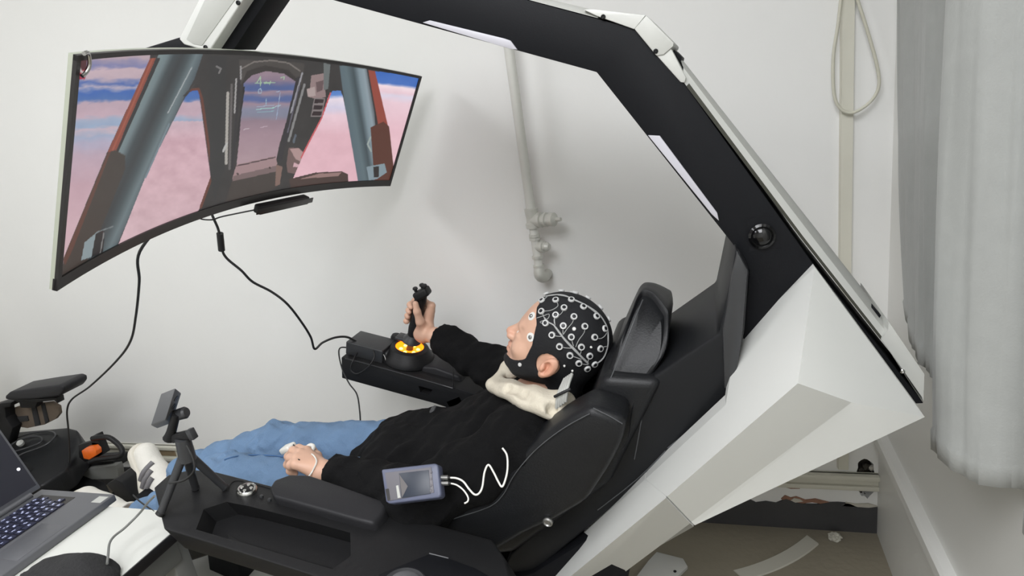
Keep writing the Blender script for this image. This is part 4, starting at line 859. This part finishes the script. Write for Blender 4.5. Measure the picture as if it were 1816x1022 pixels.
def headf(P):
    L = hl(P); d = skull(L)
    d = smin(d, elli(L, (0.071, -0.066, 0), (0.016, 0.014, 0.02)), 0.016)               # chin
    d = smin(d, caps(L, (0.080, 0.03, -0.028), (0.080, 0.03, 0.028), 0.010), 0.012)     # brow
    for s in (-1, 1):
        d = smax(d, -elli(L, (0.092, 0.010, 0.031*s), (0.014, 0.011, 0.016)), 0.008)      # socket
        d = smin(d, elli(L, (0.076, 0.010, 0.031*s), (0.0125, 0.0105, 0.0145)), 0.004)    # lids
        d = smin(d, elli(L, (0.062, -0.014, 0.042*s), (0.02, 0.016, 0.018)), 0.02)        # cheek
    d = smin(d, caps(L, (0.086, 0.022, 0), (0.104, -0.008, 0), 0.006, 0.0095), 0.008)   # nose
    for s in (-1, 1): d = smin(d, elli(L, (0.096, -0.014, 0.011*s), (0.011, 0.008, 0.008)), 0.006)
    d = smin(d, elli(L, (0.087, -0.034, 0), (0.010, 0.006, 0.020)), 0.006)
    d = smin(d, elli(L, (0.086, -0.0455, 0), (0.010, 0.0065, 0.017)), 0.006)
    d = smax(d, -elli(L, (0.098, -0.0395, 0), (0.011, 0.0012, 0.018)), 0.002)
    c_, s_ = math.cos(0.25), math.sin(0.25); R = np.array([(c_, s_, 0), (-s_, c_, 0), (0, 0, 1)])
    for s in (-1, 1):                                                                    # ears
        e = elli(L, (-0.008, 0.002, 0.083*s), (0.0165, 0.026, 0.010), R)
        e = smax(e, -elli(L, (-0.003, 0.000, 0.092*s), (0.0105, 0.0175, 0.0125), R), 0.002)
        e = smin(e, elli(L, (0.004, -0.004, 0.084*s), (0.006, 0.009, 0.008)), 0.004)
        e = smin(e, caps(L, (-0.011, 0.012, 0.086*s), (-0.008, -0.010, 0.086*s), 0.003), 0.004)
        e = smin(e, elli(L, (-0.001, -0.021, 0.080*s), (0.008, 0.008, 0.006)), 0.006)
        d = smin(d, e, 0.006)
    return d
hlo, hhi = HO-[0.17, 0.13, 0.15], HO+[0.19, 0.13, 0.16]
bodyparts = [nets(headf, hlo, hhi, 0.0026)]
# --- hands
def chain(P, pts, r): return uni([caps(P, pts[i], pts[i+1], r[i], r[i+1]) for i in range(len(pts)-1)], 0.006)
# right hand round the joystick grip
e1 = np.array([1, 0, 0])-sa[0]*sa; e1 /= np.linalg.norm(e1); e2 = np.cross(sa, e1)
gc = P0+sa*(SL*0.62)
def rp(deg, r, h): a_ = math.radians(deg); return gc+sa*h+r*(math.cos(a_)*e1+math.sin(a_)*e2)
wr = at(772, 596, 1.565)
RH_knuck = []
def rhand(P):
    pal = []
    fin = []
    for k, h in enumerate((0.036, 0.016, -0.004, -0.023)):
        kn_ = rp(32, 0.037, h+0.004)
        pal.append(caps(P, rp(-5, 0.030, -0.055+0.004*k), kn_, 0.015, 0.0115))
        q = [kn_, rp(82, 0.030, h+0.002), rp(140, 0.0285, h), rp(196, 0.0275, h-0.002), rp(224-8*k, 0.026, h-0.002)]
        fin.append(chain(P, q, [0.0105, 0.0098, 0.009, 0.0082, 0.0075]))
    d = uni(pal, 0.014)
    d = smin(d, caps(P, rp(0, 0.03, -0.05), wr, 0.022, 0.0235), 0.03)
    d = smin(d, caps(P, wr, wr+(wr-gc)*0.6+np.array([0.03, 0, 0]), 0.0235, 0.027), 0.01)
    for f_ in fin: d = smin(d, f_, 0.004)
    th = [rp(-22, 0.032, -0.03), rp(-52, 0.034, 0.004), rp(-78, 0.029, 0.034), rp(-100, 0.026, 0.056)]
    return smin(d, chain(P, th, [0.017, 0.0125, 0.0105, 0.0085]), 0.010)
bodyparts.append(nets(rhand, gc-[0.07, 0.08, 0.12], gc+[0.12, 0.08, 0.10], 0.0021))
# left hand resting on the thigh
lw = at(574, 838, 1.035)
def lhand(P):
    K = [at(543, 800, 1.075), at(532, 805, 1.055), at(526, 814, 1.035), at(525, 824, 1.017)]
    d = uni([caps(P, lw+(k-lw)*0.15, k, 0.017, 0.0115) for k in K], 0.014)
    d = smin(d, caps(P, lw, lw+np.array([0.09, -0.01, 0.0]), 0.021, 0.025), 0.02)
    fs = [[K[0], at(530, 796, 1.088), at(518, 799, 1.095), at(509, 803, 1.098)], [K[1], at(520, 800, 1.07), at(511, 810, 1.075), at(514, 820, 1.078)],
          [K[2], at(515, 812, 1.045), at(510, 824, 1.05), at(517, 832, 1.055)], [K[3], at(516, 825, 1.022), at(515, 835, 1.026), at(523, 840, 1.032)]]
    for f_ in fs: d = smin(d, chain(P, f_, [0.0108, 0.0098, 0.0088, 0.0075]), 0.004)
    th = [at(565, 824, 1.055), at(561, 810, 1.085), at(554, 801, 1.10), at(546, 796, 1.108)]
    return smin(d, chain(P, th, [0.016, 0.0125, 0.0105, 0.0085]), 0.010)
lc = at(545, 818, 1.05)
bodyparts.append(nets(lhand, lc-[0.10, 0.08, 0.08], lc+[0.16, 0.10, 0.09], 0.0021))
# --- the limbs and trunk under the clothes
SHn, ELn, WRn = np.array([-0.385, 1.06, 0.835]), np.array([-0.600, 0.985, 0.735]), lw+np.array([0.03, 0, 0.0])
SHf, ELf, WRf = np.array([-0.40, 1.40, 0.83]), np.array([-0.575, 1.50, 0.775]), wr+np.array([0.012, 0, -0.008])
HPn, KNn, ANn = np.array([-0.76, 1.13, 0.63]), np.array([-1.22, 1.105, 0.668]), np.array([-1.58, 1.12, 0.505])
HPf, KNf, ANf = np.array([-0.76, 1.32, 0.63]), np.array([-1.25, 1.335, 0.62]), np.array([-1.625, 1.31, 0.525])
tdir = np.array([-0.826, 0, -0.565]); tn = np.array([-0.565, 0, 0.826]); TR = np.array([tdir, (0, 1, 0), tn])
def under(P):
    d = uni([elli(P, (-0.46, YC, 0.775), (0.16, 0.15, 0.085), TR), elli(P, (-0.60, YC, 0.69), (0.14, 0.14, 0.08), TR), elli(P, (-0.74, YC, 0.63), (0.12, 0.15, 0.085), TR)], 0.05)
    d = smin(d, caps(P, (-0.40, YC, 0.83), HO+HU*(-0.15)+HF*(-0.05), 0.06, 0.05), 0.03)
    for a_, b_, c_ in ((SHn, ELn, WRn), (SHf, ELf, WRf)):
        d = smin(d, caps(P, a_, b_, 0.048, 0.036), 0.03); d = smin(d, caps(P, b_, c_, 0.036, 0.022), 0.01)
    for a_, b_, c_ in ((HPn, KNn, ANn), (HPf, KNf, ANf)):
        d = smin(d, caps(P, a_, b_, 0.07, 0.05), 0.02); d = smin(d, caps(P, b_, c_, 0.05, 0.035), 0.01)
    return d
bodyparts.append(nets(under, (-1.72, 0.9, 0.45), (-0.24, 1.62, 1.0), 0.012))
V, Q = joinvf(bodyparts)
me = meshvf(V, Q); L = hl(V.astype('f')); tint = np.ones((len(V), 4))
def blush(c, r, col):
    d2 = (((L-np.array(c))/np.array(r))**2).sum(1); k = np.exp(-d2)[:, None]; tint[:, :3] = tint[:, :3]*(1-k)+np.array(col)*k
blush((0.090, -0.034, 0), (0.012, 0.006, 0.018), (0.80, 0.50, 0.48)); blush((0.088, -0.0455, 0), (0.012, 0.007, 0.016), (0.82, 0.54, 0.50))
blush((0.104, -0.010, 0), (0.012, 0.012, 0.014), (1.0, 0.80, 0.76))
for s in (-1, 1): blush((-0.006, 0.0, 0.09*s), (0.02, 0.03, 0.016), (1.02, 0.82, 0.76)); blush((0.078, 0.033, 0.028*s), (0.006, 0.004, 0.016), (0.30, 0.24, 0.22))
cat_ = me.color_attributes.new('tint', 'FLOAT_COLOR', 'POINT'); cat_.data.foreach_set('color', tint.astype('f').ravel())
body = link('body', me, M['skin'], pe, angle=None)
for s in (-1, 1):
    c_ = hw(0.0815, 0.0105, 0.031*s); ic = c_+HF*0.006
    lathe('eye', [(0, -0.006), (0.006, -0.004), (0.0085, 0.0), (0.006, 0.006), (0.0, 0.0075)], c_-HF*0.0005, HF, M['eye'], body, 16, label='eye')
# --- jacket
def folds(P, a, k, s=0.0):
    x, y, z = P[:, 0]*k, P[:, 1]*k, P[:, 2]*k
    return a*(np.sin(x+1.7*np.sin(0.8*y+s)+0.6*z)+0.6*np.sin(1.9*z-1.3*x+1.5*np.sin(1.1*x+s)+0.9*y)+0.4*np.sin(2.7*y+1.1*x+s))
def torso(P):
    return uni([elli(P, (-0.45, YC, 0.775), (0.17, 0.185, 0.098), TR), elli(P, (-0.60, YC, 0.705), (0.16, 0.175, 0.098), TR), elli(P, (-0.745, YC, 0.655), (0.14, 0.175, 0.105), TR)], 0.05)
def jacketf(P):
    d = torso(P)
    d = smin(d, elli(P, (-0.80, 1.20, 0.69), (0.11, 0.16, 0.055), TR), 0.05)
    d = smin(d, elli(P, (-0.86, 1.27, 0.66), (0.10, 0.10, 0.055), TR), 0.04)
    for a_, b_, c_, s in ((SHn, ELn, WRn, 1), (SHf, ELf, WRf, -1)):
        d = smin(d, caps(P, a_, b_, 0.076, 0.062), 0.04); d = smin(d, caps(P, b_, c_, 0.062, 0.043), 0.025)
    x = P@np.array([1, 0, 0], 'f')
    d = d+folds(P, 0.0042, 38)+folds(P, 0.0018, 85, 2.0)
    d = smax(d, -caps(P, HO+HU*(-0.08)+HF*(-0.03), HO+HU*(-0.13)+HF*(-0.03), 0.072, 0.068), 0.006)  # neck opening
    # sleeves end square at the cuffs
    for W_, E_, r in ((WRn, ELn, 0.075), (WRf, ELf, 0.075)):
        n_ = (W_-E_)/np.linalg.norm(W_-E_); near = np.sqrt(((P-W_.astype('f'))**2).sum(1))-0.10
        d = np.maximum(d, np.where(near < 0, (P-W_.astype('f'))@n_.astype('f')-0.004, d))
    return d
V, Q = nets(jacketf, (-1.02, 0.86, 0.50), (-0.25, 1.66, 1.0), 0.0056)
jk = link('jacket', meshvf(V, Q), M['jacket'], pe, angle=None, label='black wool jacket')
for p_, n_ in ((at(769, 727, 1.225), (-0.5, -0.3, 0.8)), (at(690, 768, 1.22), (-0.5, -0.3, 0.8))):
    lathe('button', [(0, 0), (0.010, 0), (0.011, 0.003), (0.008, 0.0045), (0.006, 0.003), (0, 0.003)], p_, n_, M['plastic2'], jk, 20)
# --- jeans
def jeansf(P):
    d1 = smin(caps(P, HPn, KNn, 0.088, 0.067), caps(P, KNn, ANn, 0.067, 0.056), 0.03)
    d2 = smin(caps(P, HPf, KNf, 0.09, 0.070), caps(P, KNf, ANf, 0.070, 0.056), 0.03)
    d = smin(d1, d2, 0.004)
    d = smin(d, elli(P, (-0.735, YC, 0.62), (0.13, 0.17, 0.095), TR), 0.04)
    kn_ = np.exp(-((P[:, 0]+1.24)/0.09)**2)
    d = d+folds(P, 0.0028, 46)+folds(P, 0.0036, 70, 1.0)*kn_+folds(P, 0.0010, 130, 0.5)+0.0028*np.sin(90*P[:, 0]+40*P[:, 2]+2*np.sin(25*P[:, 1]))*np.clip((-P[:, 0]-1.15)/0.3, 0, 1)
    for A_2, K_2 in ((ANn, KNn), (ANf, KNf)):
        n_ = (A_2-K_2)/np.linalg.norm(A_2-K_2); near = np.sqrt(((P-A_2.astype('f'))**2).sum(1))-0.11
        d = np.maximum(d, np.where(near < 0, (P-A_2.astype('f'))@n_.astype('f'), d))
    return d
V, Q = nets(jeansf, (-1.74, 0.99, 0.40), (-0.58, 1.46, 0.78), 0.0056)
jn = link('jeans', meshvf(V, Q), M['jeans'], pe, angle=None, label='blue denim jeans')
def drop(px, Y0, fn, off=0.001):
    """first point along a pixel's ray on a surface"""
    r = ray(*px); r = r/np.linalg.norm(r); t = (Y0-0.35)/r[1]
    for _ in range(90):
        p = ORI+r*t; d = float(fn(p[None].astype('f'))[0])
        if d < 0.0004: break
        t += max(d*0.7, 0.0004)
    g = np.array([float(fn((p+h)[None].astype('f'))[0]) for h in np.eye(3)*0.002])-d; g /= np.linalg.norm(g)+1e-9
    return p+g*off, g
sp_ = [drop(q, 1.32, jeansf, 0.0008)[0] for q in [(398, 816), (420, 810), (445, 808), (470, 808), (495, 810), (520, 814)]]
tube('seam', sp_, 0.002, M['seam'], jn, 6, sp=3)
# --- cream hood round the neck
hood_ch = []
for sg in (1, -1):
    for l, r0 in (([(875, 683, 1.18), (898, 693, 1.13), (932, 707, 1.088), (960, 721, 1.064), (984, 727, 1.064)], (0.011, 0.0215)), ([(893, 681, 1.20), (920, 692, 1.15), (955, 703, 1.105), (985, 709, 1.09), (1003, 714, 1.10)], (0.014, 0.019)), ([(884, 684, 1.19), (908, 696, 1.14), (944, 708, 1.095), (975, 716, 1.075), (995, 720, 1.08)], (0.010, 0.017))):
        q = [at(*p) for p in l]
        if sg < 0: q = [p*[1, 0, 1]+[0, 2*YC-p[1], 0] for p in q]
        q = spline(q, 3); hood_ch.append((q, [r0[0]+(r0[1]-r0[0])*min(1, i/5) for i in range(len(q))]))
hood_ch.append(([at(875, 683, 1.18), at(875, 683, 1.18)*[1, 0, 1]+[0, 1.27, 0]], [0.012, 0.012]))
def hoodf(P):
    d = None
    for q, r in hood_ch:
        c = None
        for i in range(len(q)-1):
            e = caps(P, q[i], q[i+1], r[i], r[i+1]); c = e if c is None else np.minimum(c, e)
        d = c if d is None else smin(d, c, 0.016)
    t_ = (P-HO.astype('f'))@np.array([0.75, 0.1, -0.65], 'f'); u_ = (P-HO.astype('f'))@np.array([0.65, 0.3, 0.7], 'f')
    for q, r in (([(900, 688, 1.11), (938, 701, 1.06), (972, 708, 1.04)], 0.0065), ([(958, 700, 1.05), (972, 716, 1.04), (978, 730, 1.05)], 0.006)):
        g = spline([at(*p) for p in q], 3)
        for i in range(len(g)-1): d = smax(d, -caps(P, g[i], g[i+1], r*1.6, r*1.6), 0.008)
    return d+0.0022*np.sin(120*u_+25*t_+1.0*np.sin(30*t_))+0.0012*np.sin(60*t_-55*u_)
V, Q = nets(hoodf, HO-[0.22, 0.24, 0.2], HO+[0.17, 0.24, 0.05], 0.0036)
link('hood', meshvf(V, Q), M['hood'], pe, angle=None, label='cream hood collar')
# --- electrode cap
def loc2(x, y): p, _ = drop((x, y), 1.14, lambda P: skull(hl(P)), 0); l = hl(p[None].astype('f'))[0]; return (float(l[0]), float(l[1]))
edge = [loc2(*q) for q in [(952, 575), (944, 612), (932, 636), (912, 638)]]
reg = [(0.068, 0.16), (0.074, 0.085)]+edge+[(0.086, -0.058), (0.098, -0.075), (0.06, -0.10), (0.015, -0.072), (-0.018, -0.052), (-0.05, -0.075), (-0.10, -0.07), (-0.16, -0.03), (-0.16, 0.16)]
def poly2(L, poly):
    x, y = L[:, 0], L[:, 1]; n = len(poly); d = np.full(len(x), 1e9, 'f'); s = np.ones(len(x), 'f')
    for i in range(n):
        ax_, ay = poly[i]; bx, by = poly[i-1]; ex_, ey_ = bx-ax_, by-ay; wx, wy = x-ax_, y-ay
        t = np.clip((wx*ex_+wy*ey_)/(ex_*ex_+ey_*ey_), 0, 1); d = np.minimum(d, (wx-ex_*t)**2+(wy-ey_*t)**2)
        c1, c2, c3 = y >= ay, y < by, ex_*wy > ey_*wx; fl = (c1 & c2 & c3) | (~c1 & ~c2 & ~c3); s = np.where(fl, -s, s)
    return s*np.sqrt(d)
def capf(P):
    L = hl(P); d = skull(L)
    d = smin(d, elli(L, (0.071, -0.066, 0), (0.016, 0.014, 0.02)), 0.016)-0.0042
    d = np.maximum(d, poly2(L, reg)); d = np.maximum(d, np.where(np.abs(L[:, 2]) > 0.04, -(np.sqrt(((L[:, 0]+0.003)/0.025)**2+((L[:, 1]-0.002)/0.028)**2)-1)*0.026, -1))
    return d
V, Q = nets(capf, hlo, hhi, 0.0026)
cap = link('electrode_cap', meshvf(V, Q), M['cap'], pe, angle=None, label='black cap dotted with grey electrodes')
shell_ = lambda P: skull(hl(P))-0.0042
def cpt(x, y, off=0.001): return drop((x, y), 1.13, shell_, off)
cc = lambda x, y: (880+x/5.108, 500+y/5.108)
els = [(415, 172), (540, 168), (680, 165), (788, 228), (905, 315), (980, 425), (888, 502), (940, 605), (845, 670), (890, 745), (825, 785), (748, 735), (668, 665), (575, 585), (507, 482), (680, 500), (770, 590), (800, 405), (703, 318), (615, 238), (540, 303), (608, 400), (450, 375), (412, 270)]
def disc(name, x, y, R_, m1, par, core=True):
    p, g = cpt(x, y); o = lathe(name, [(R_*0.48, 0.0), (R_, 0.0), (R_, 0.0028), (R_*0.9, 0.0042), (R_*0.6, 0.0042), (R_*0.48, 0.003)], p-g*0.001, g, m1, par, 18)
    return p, g, o
v, f = lathe_vf([(0.0032, 0.0), (0.0068, 0.0), (0.0072, 0.0026), (0.0062, 0.0042), (0.0042, 0.0042), (0.0032, 0.003)], (0, 0, 0), (0, 0, 1), 18)
for i in range(len(els)):
    p, g, o = disc('electrode', *cc(*els[i]), 0.0072, M['electrode'], cap)
    lathe('electrode_core', [(0, 0), (0.0037, 0), (0.0037, 0.0046), (0, 0.005)], p-g*0.001, g, M['gel'], cap, 12)
for i in (0, 1, 2, 3, 4, 5, 19, 18, 20):
    p, g = cpt(*cc(*els[i])); l = hl(p[None].astype('f'))[0]; gl_ = HR.astype(float)@g; p = hw(l[0], l[1], -l[2]); g = HF*gl_[0]+HU*gl_[1]-HS*gl_[2]
    lathe('electrode', [(0.0032, 0.0), (0.0068, 0.0), (0.0072, 0.0026), (0.0062, 0.0042), (0.0042, 0.0042), (0.0032, 0.003)], p-g*0.001, g, M['electrode'], cap, 18)
for x, y in ((706, 427), (858, 592), (618, 760), (690, 805)):
    p, g = cpt(*cc(x, y)); lathe('stud', [(0, 0), (0.0042 if x == 706 else 0.0025, 0), (0.003 if x == 706 else 0.0018, 0.003), (0, 0.0035)], p-g*0.001, g, M['sticker'], cap, 14)
def wire(P, r): tube('wire', [cpt(*cc(x, y), 0.0012)[0] for x, y in P], r, M['wire'], cap, 6, sp=4)
wire([(440, 330), (470, 365), (520, 392), (560, 440), (610, 505), (660, 560), (715, 615), (770, 675), (828, 730)], 0.0018)
wire([(530, 405), (575, 465), (625, 530), (680, 590), (735, 645), (790, 700), (832, 740)], 0.0016)
wire([(430, 140), (500, 126), (570, 122), (630, 132), (700, 165), (770, 195), (850, 238), (915, 285), (965, 345), (1002, 420), (1010, 500), (1005, 590), (965, 690), (880, 760)], 0.0016)
wire([(560, 124), (640, 138), (720, 172), (790, 205), (860, 250), (930, 310)], 0.0016)
for P in ([(507, 482), (545, 492), (590, 495)], [(575, 585), (630, 598), (690, 600)], [(668, 665), (720, 682), (770, 700)], [(748, 735), (795, 745), (830, 748)], [(608, 400), (605, 440), (606, 480)], [(680, 500), (690, 550), (700, 580)], [(770, 590), (768, 630), (758, 660)], [(845, 670), (835, 700), (828, 725)], [(703, 318), (690, 370), (640, 430), (610, 475)], [(800, 405), (795, 460), (745, 530), (720, 590)], [(615, 238), (590, 290), (530, 330), (528, 380)], [(540, 303), (530, 345), (535, 395)],
          [(412, 270), (430, 310), (445, 350)], [(540, 168), (560, 220), (500, 260), (430, 268)], [(888, 502), (940, 515), (980, 490), (1003, 450)], [(940, 605), (975, 588), (1006, 585)], [(905, 315), (935, 320), (955, 330)], [(370, 330), (430, 310), (480, 295), (470, 335), (400, 365), (440, 385)], [(415, 172), (450, 150), (470, 130)]): wire(P, 0.0009)
p, g = drop((922, 647), 1.13, capf, 0.0005); lathe('strap_clip', [(0, 0), (0.0045, 0), (0.004, 0.002), (0, 0.0025)], p-g*0.0008, g, M['electrode'], cap, 12)
# stickers on the temple and cheek
hd_ = lambda x, y: drop(cc(x, y), 1.13, headf, 0.0006)
for x, y in ((322, 312), (312, 502)):
    p, g = hd_(x, y); st = lathe('skin_electrode', [(0, 0), (0.0098, 0), (0.0095, 0.0014), (0.0, 0.0016)], p-g*0.0012, g, M['sticker'], body, 20, label='white round sticker electrode')
    lathe('skin_electrode_stud', [(0, 0), (0.0042, 0), (0.004, 0.003), (0.0025, 0.0045), (0, 0.0045)], p, g, M['metal'], body, 14)
# grey cable bundle of the cap behind the neck
bx = at(1000, 698, 1.10)
for k in range(5):
    tube('ribbon_cable', [at(1014-3*k, 664+2*k, 1.09), at(1006-4*k, 688+3*k, 1.058), at(1003-4*k, 712+3*k, 1.055)], 0.0035, M['silver'], cap, 8, sp=3)
tube('cable_tie', [at(983, 704, 1.05), at(997, 697, 1.05), at(1012, 690, 1.053)], 0.0028, M['rubber'], cap, 8, sp=3)
# --- shoes
def shoe(name, heel, toe, up, side, lab):
    """heel and toe on the sole, up away from the sole, side towards the camera"""
    ax_ = (toe-heel)/np.linalg.norm(toe-heel); up = up-up@ax_*ax_; up /= np.linalg.norm(up); sd = np.cross(ax_, up); Ln = np.linalg.norm(toe-heel)
    if sd@np.array([0, -1., 0]) < 0: sd = -sd
    R = np.array([ax_, up, sd], 'f'); O = heel.astype('f')
    W = lambda a, b, c: heel+ax_*a+up*b+sd*c
    def fn(P):
        l = (P-O)@R.T; d = caps(l, (0.036, 0.040, 0), (0.10, 0.040, 0), 0.036, 0.038)
        d = smin(d, caps(l, (0.10, 0.036, 0), (Ln-0.045, 0.030, 0), 0.042, 0.036), 0.03)
        d = smin(d, caps(l, (0.036, 0.05, 0), (0.036, 0.10, 0), 0.034, 0.040), 0.03)
        d = smin(d, caps(l, (0.06, 0.07, 0), (0.13, 0.05, 0), 0.03, 0.028), 0.03)
        d = smax(d, 0.012-l[:, 1], 0.008); d = smax(d, -caps(l, (0.03, 0.095, 0), (0.03, 0.16, 0), 0.032, 0.04), 0.006)
        return d
    def sole(P):
        l = (P-O)@R.T; q = np.abs(l[:, 1]-0.010)-0.012
        out = smin(caps(l*[1, 0, 1], (0.040, 0, 0), (0.10, 0, 0), 0.041, 0.041), caps(l*[1, 0, 1], (0.10, 0, 0), (Ln-0.042, 0, 0), 0.044, 0.043), 0.03)
        return smax(out, q, 0.006)
    c_ = (heel+toe)/2+up*0.05; V, Q = nets(fn, c_-0.2, c_+0.2, 0.0045)
    so = link(name, meshvf(V, Q), M['shoe'], pe, angle=None, label=lab)
    V, Q = nets(sole, c_-0.2, c_+0.2, 0.0045); link('sole', meshvf(V, Q), M['sole'], so, angle=None)
    def onto(a, b):
        p = W(a, b, 0.09)
        for _ in range(60):
            d = float(fn(p[None].astype('f'))[0])
            if d < 0.0005: break
            p = p-sd*max(d*0.8, 0.0005)
        return p+sd*0.0006
    for k in range(3):
        a0 = 0.085+0.024*k
        tube('stripe', [onto(a0-0.006, 0.026), onto(a0+0.010, 0.050), onto(a0+0.026, 0.072)], 0.0085, M['stripe'], so, 8, sp=3)
    for k in range(5):
        a0 = 0.115+0.017*k; h_ = 0.082-0.006*k
        tube('lace', [W(a0, h_-0.014, 0.022), W(a0+0.004, h_, 0.0), W(a0, h_-0.014, -0.022)], 0.0032, M['sticker'], so, 8, sp=4)
    return so
shoe('sneaker', np.array([-1.685, 1.255, 0.405]), np.array([-1.815, 1.345, 0.60]), np.array([0.72, 0.12, 0.6]), None, 'white sneaker with three grey side stripes')
shoe('sneaker', np.array([-1.67, 1.12, 0.42]), np.array([-1.83, 1.12, 0.575]), np.array([0.7, 0, 0.7]), None, 'white sneaker')
# --- finger sensors and the recorder with its leads
tip = at(513, 801, 1.098); back = at(530, 795, 1.087); d_ = (tip-back)/np.linalg.norm(tip-back); n_ = np.cross(d_, [0, 1, 0]); n_ = n_ if n_[2] > 0 else -n_
oxc = tip-d_*0.004
ox = box('finger_clip', oxc+n_*0.009, (0.021, 0.014, 0.008), M['oxi'], None, np.array([d_, np.cross(n_, d_), n_]), 0.005, 3, label='white pulse clip on the index fingertip of the hand on the jeans', cat='sensor')
box('lower_jaw', oxc-n_*0.010, (0.019, 0.013, 0.007), M['oxi'], ox, np.array([d_, np.cross(n_, d_), n_]), 0.004, 3)
tube('clip_lead', [oxc-d_*0.018, oxc-d_*0.03+n_*0.012, at(527, 812, 1.03), at(531, 816, 1.02)], 0.0016, M['rubber'], ox, 6)
tt = [at(541, 806, 1.075), at(544, 795, 1.095), at(551, 790, 1.10), at(556, 793, 1.095), at(553, 800, 1.08), at(549, 805, 1.07)]
fsn = tube('finger_sensor', tt, 0.0052, M['oxi'], None, 10, label='white loop sensor on the thumb of the hand on the jeans', cat='sensor')
tube('sensor_lead', [at(549, 804, 1.065), at(556, 808, 1.045), at(561, 816, 1.03), at(560, 824, 1.02), at(553, 838, 1.008), at(547, 846, 1.0)], 0.0018, M['oxi'], fsn, 6)
rn = np.array([0.05, -0.74, 0.67]); rn /= np.linalg.norm(rn); ro = at(730, 858, 0.905)
rr_ = lambda x, y: atP(x, y, ro, rn)
rec = thing('handheld_recorder', 'blue grey handheld recorder with a dark screen lying on the black sleeve', 'recorder', ro-rn*0.026)
solid('shell', [rr_(676, 833), rr_(772, 822), rr_(777, 826), rr_(782, 878), rr_(778, 883), rr_(690, 894), rr_(684, 890)], -rn*0.026, M['bluegrey'], rec, 0.004, 3)
solid('face_panel', [rr_(683, 839)+rn*0.0002, rr_(765, 829)+rn*0.0002, rr_(770, 874)+rn*0.0002, rr_(691, 889)+rn*0.0002], rn*0.0012, M['devpanel'], rec, 0.0004, label='grey face panel')
solid('screen', [rr_(708, 840)+rn*0.0012, rr_(761, 834)+rn*0.0012, rr_(764, 876)+rn*0.0012, rr_(713, 884)+rn*0.0012], rn*0.001, M['devscr'], rec, 0.0004, label='dark glass screen')
solid('screen_sheen', [rr_(709, 842)+rn*0.0021, rr_(724, 863)+rn*0.0021, rr_(714, 883)+rn*0.0021], rn*0.0003, M['devrefl'], rec, 0)  # painted reflection: a paler triangle laid on the glass
solid('name_plate', [rr_(703, 862)+rn*0.0012, rr_(707, 861)+rn*0.0012, rr_(711, 883)+rn*0.0012, rr_(706, 884)+rn*0.0012], rn*0.0006, M['silver'], rec, 0)
solid('corner_label', [rr_(684, 868)+rn*0.0012, rr_(690, 867)+rn*0.0012, rr_(693, 887)+rn*0.0012, rr_(688, 889)+rn*0.0012], rn*0.0006, M['bezel'], rec, 0)
for y in (838, 850, 862, 871): lathe('key_button', [(0, 0), (0.0025, 0), (0.002, 0.001), (0, 0.001)], rr_(765, y)+rn*0.0014, rn, M['devpanel'], rec, 8)
for (x, y) in ((782, 846), (783, 856)):
    c_ = rr_(x-5, y)-rn*0.012; tube('connector', [c_, c_+(rr_(x+9, y)-rr_(x-5, y))], 0.0045, M['metal'], rec, 12, sp=0)
    tube('connector_sleeve', [c_+(rr_(x+6, y)-rr_(x-5, y)), c_+(rr_(x+13, y)-rr_(x-5, y))], 0.0032, M['rubber'], rec, 10, sp=0)
dj = lambda x, y: rr_(x, y)-rn*0.012
cable([dj(792, 846), dj(806, 847), dj(818, 853), dj(828, 866), dj(838, 876), dj(846, 874), dj(852, 862), dj(856, 836), dj(863, 823), dj(872, 836), dj(880, 852), dj(887, 862), dj(893, 850), dj(897, 830), dj(896, 806), dj(888, 793)], 0.0019, 'white lead waving in an N shape from the recorder up the black jacket', 'oxi')
cable([dj(794, 856), dj(806, 859), dj(818, 868), dj(826, 880), dj(826, 888), dj(820, 892)], 0.0016, 'short pale lead curling down from the recorder beside the seat bolster', 'oxi')
for o in list(bpy.data.objects):
    if o.type == 'MESH' and o.name.startswith('cutter'): bpy.data.objects.remove(o)
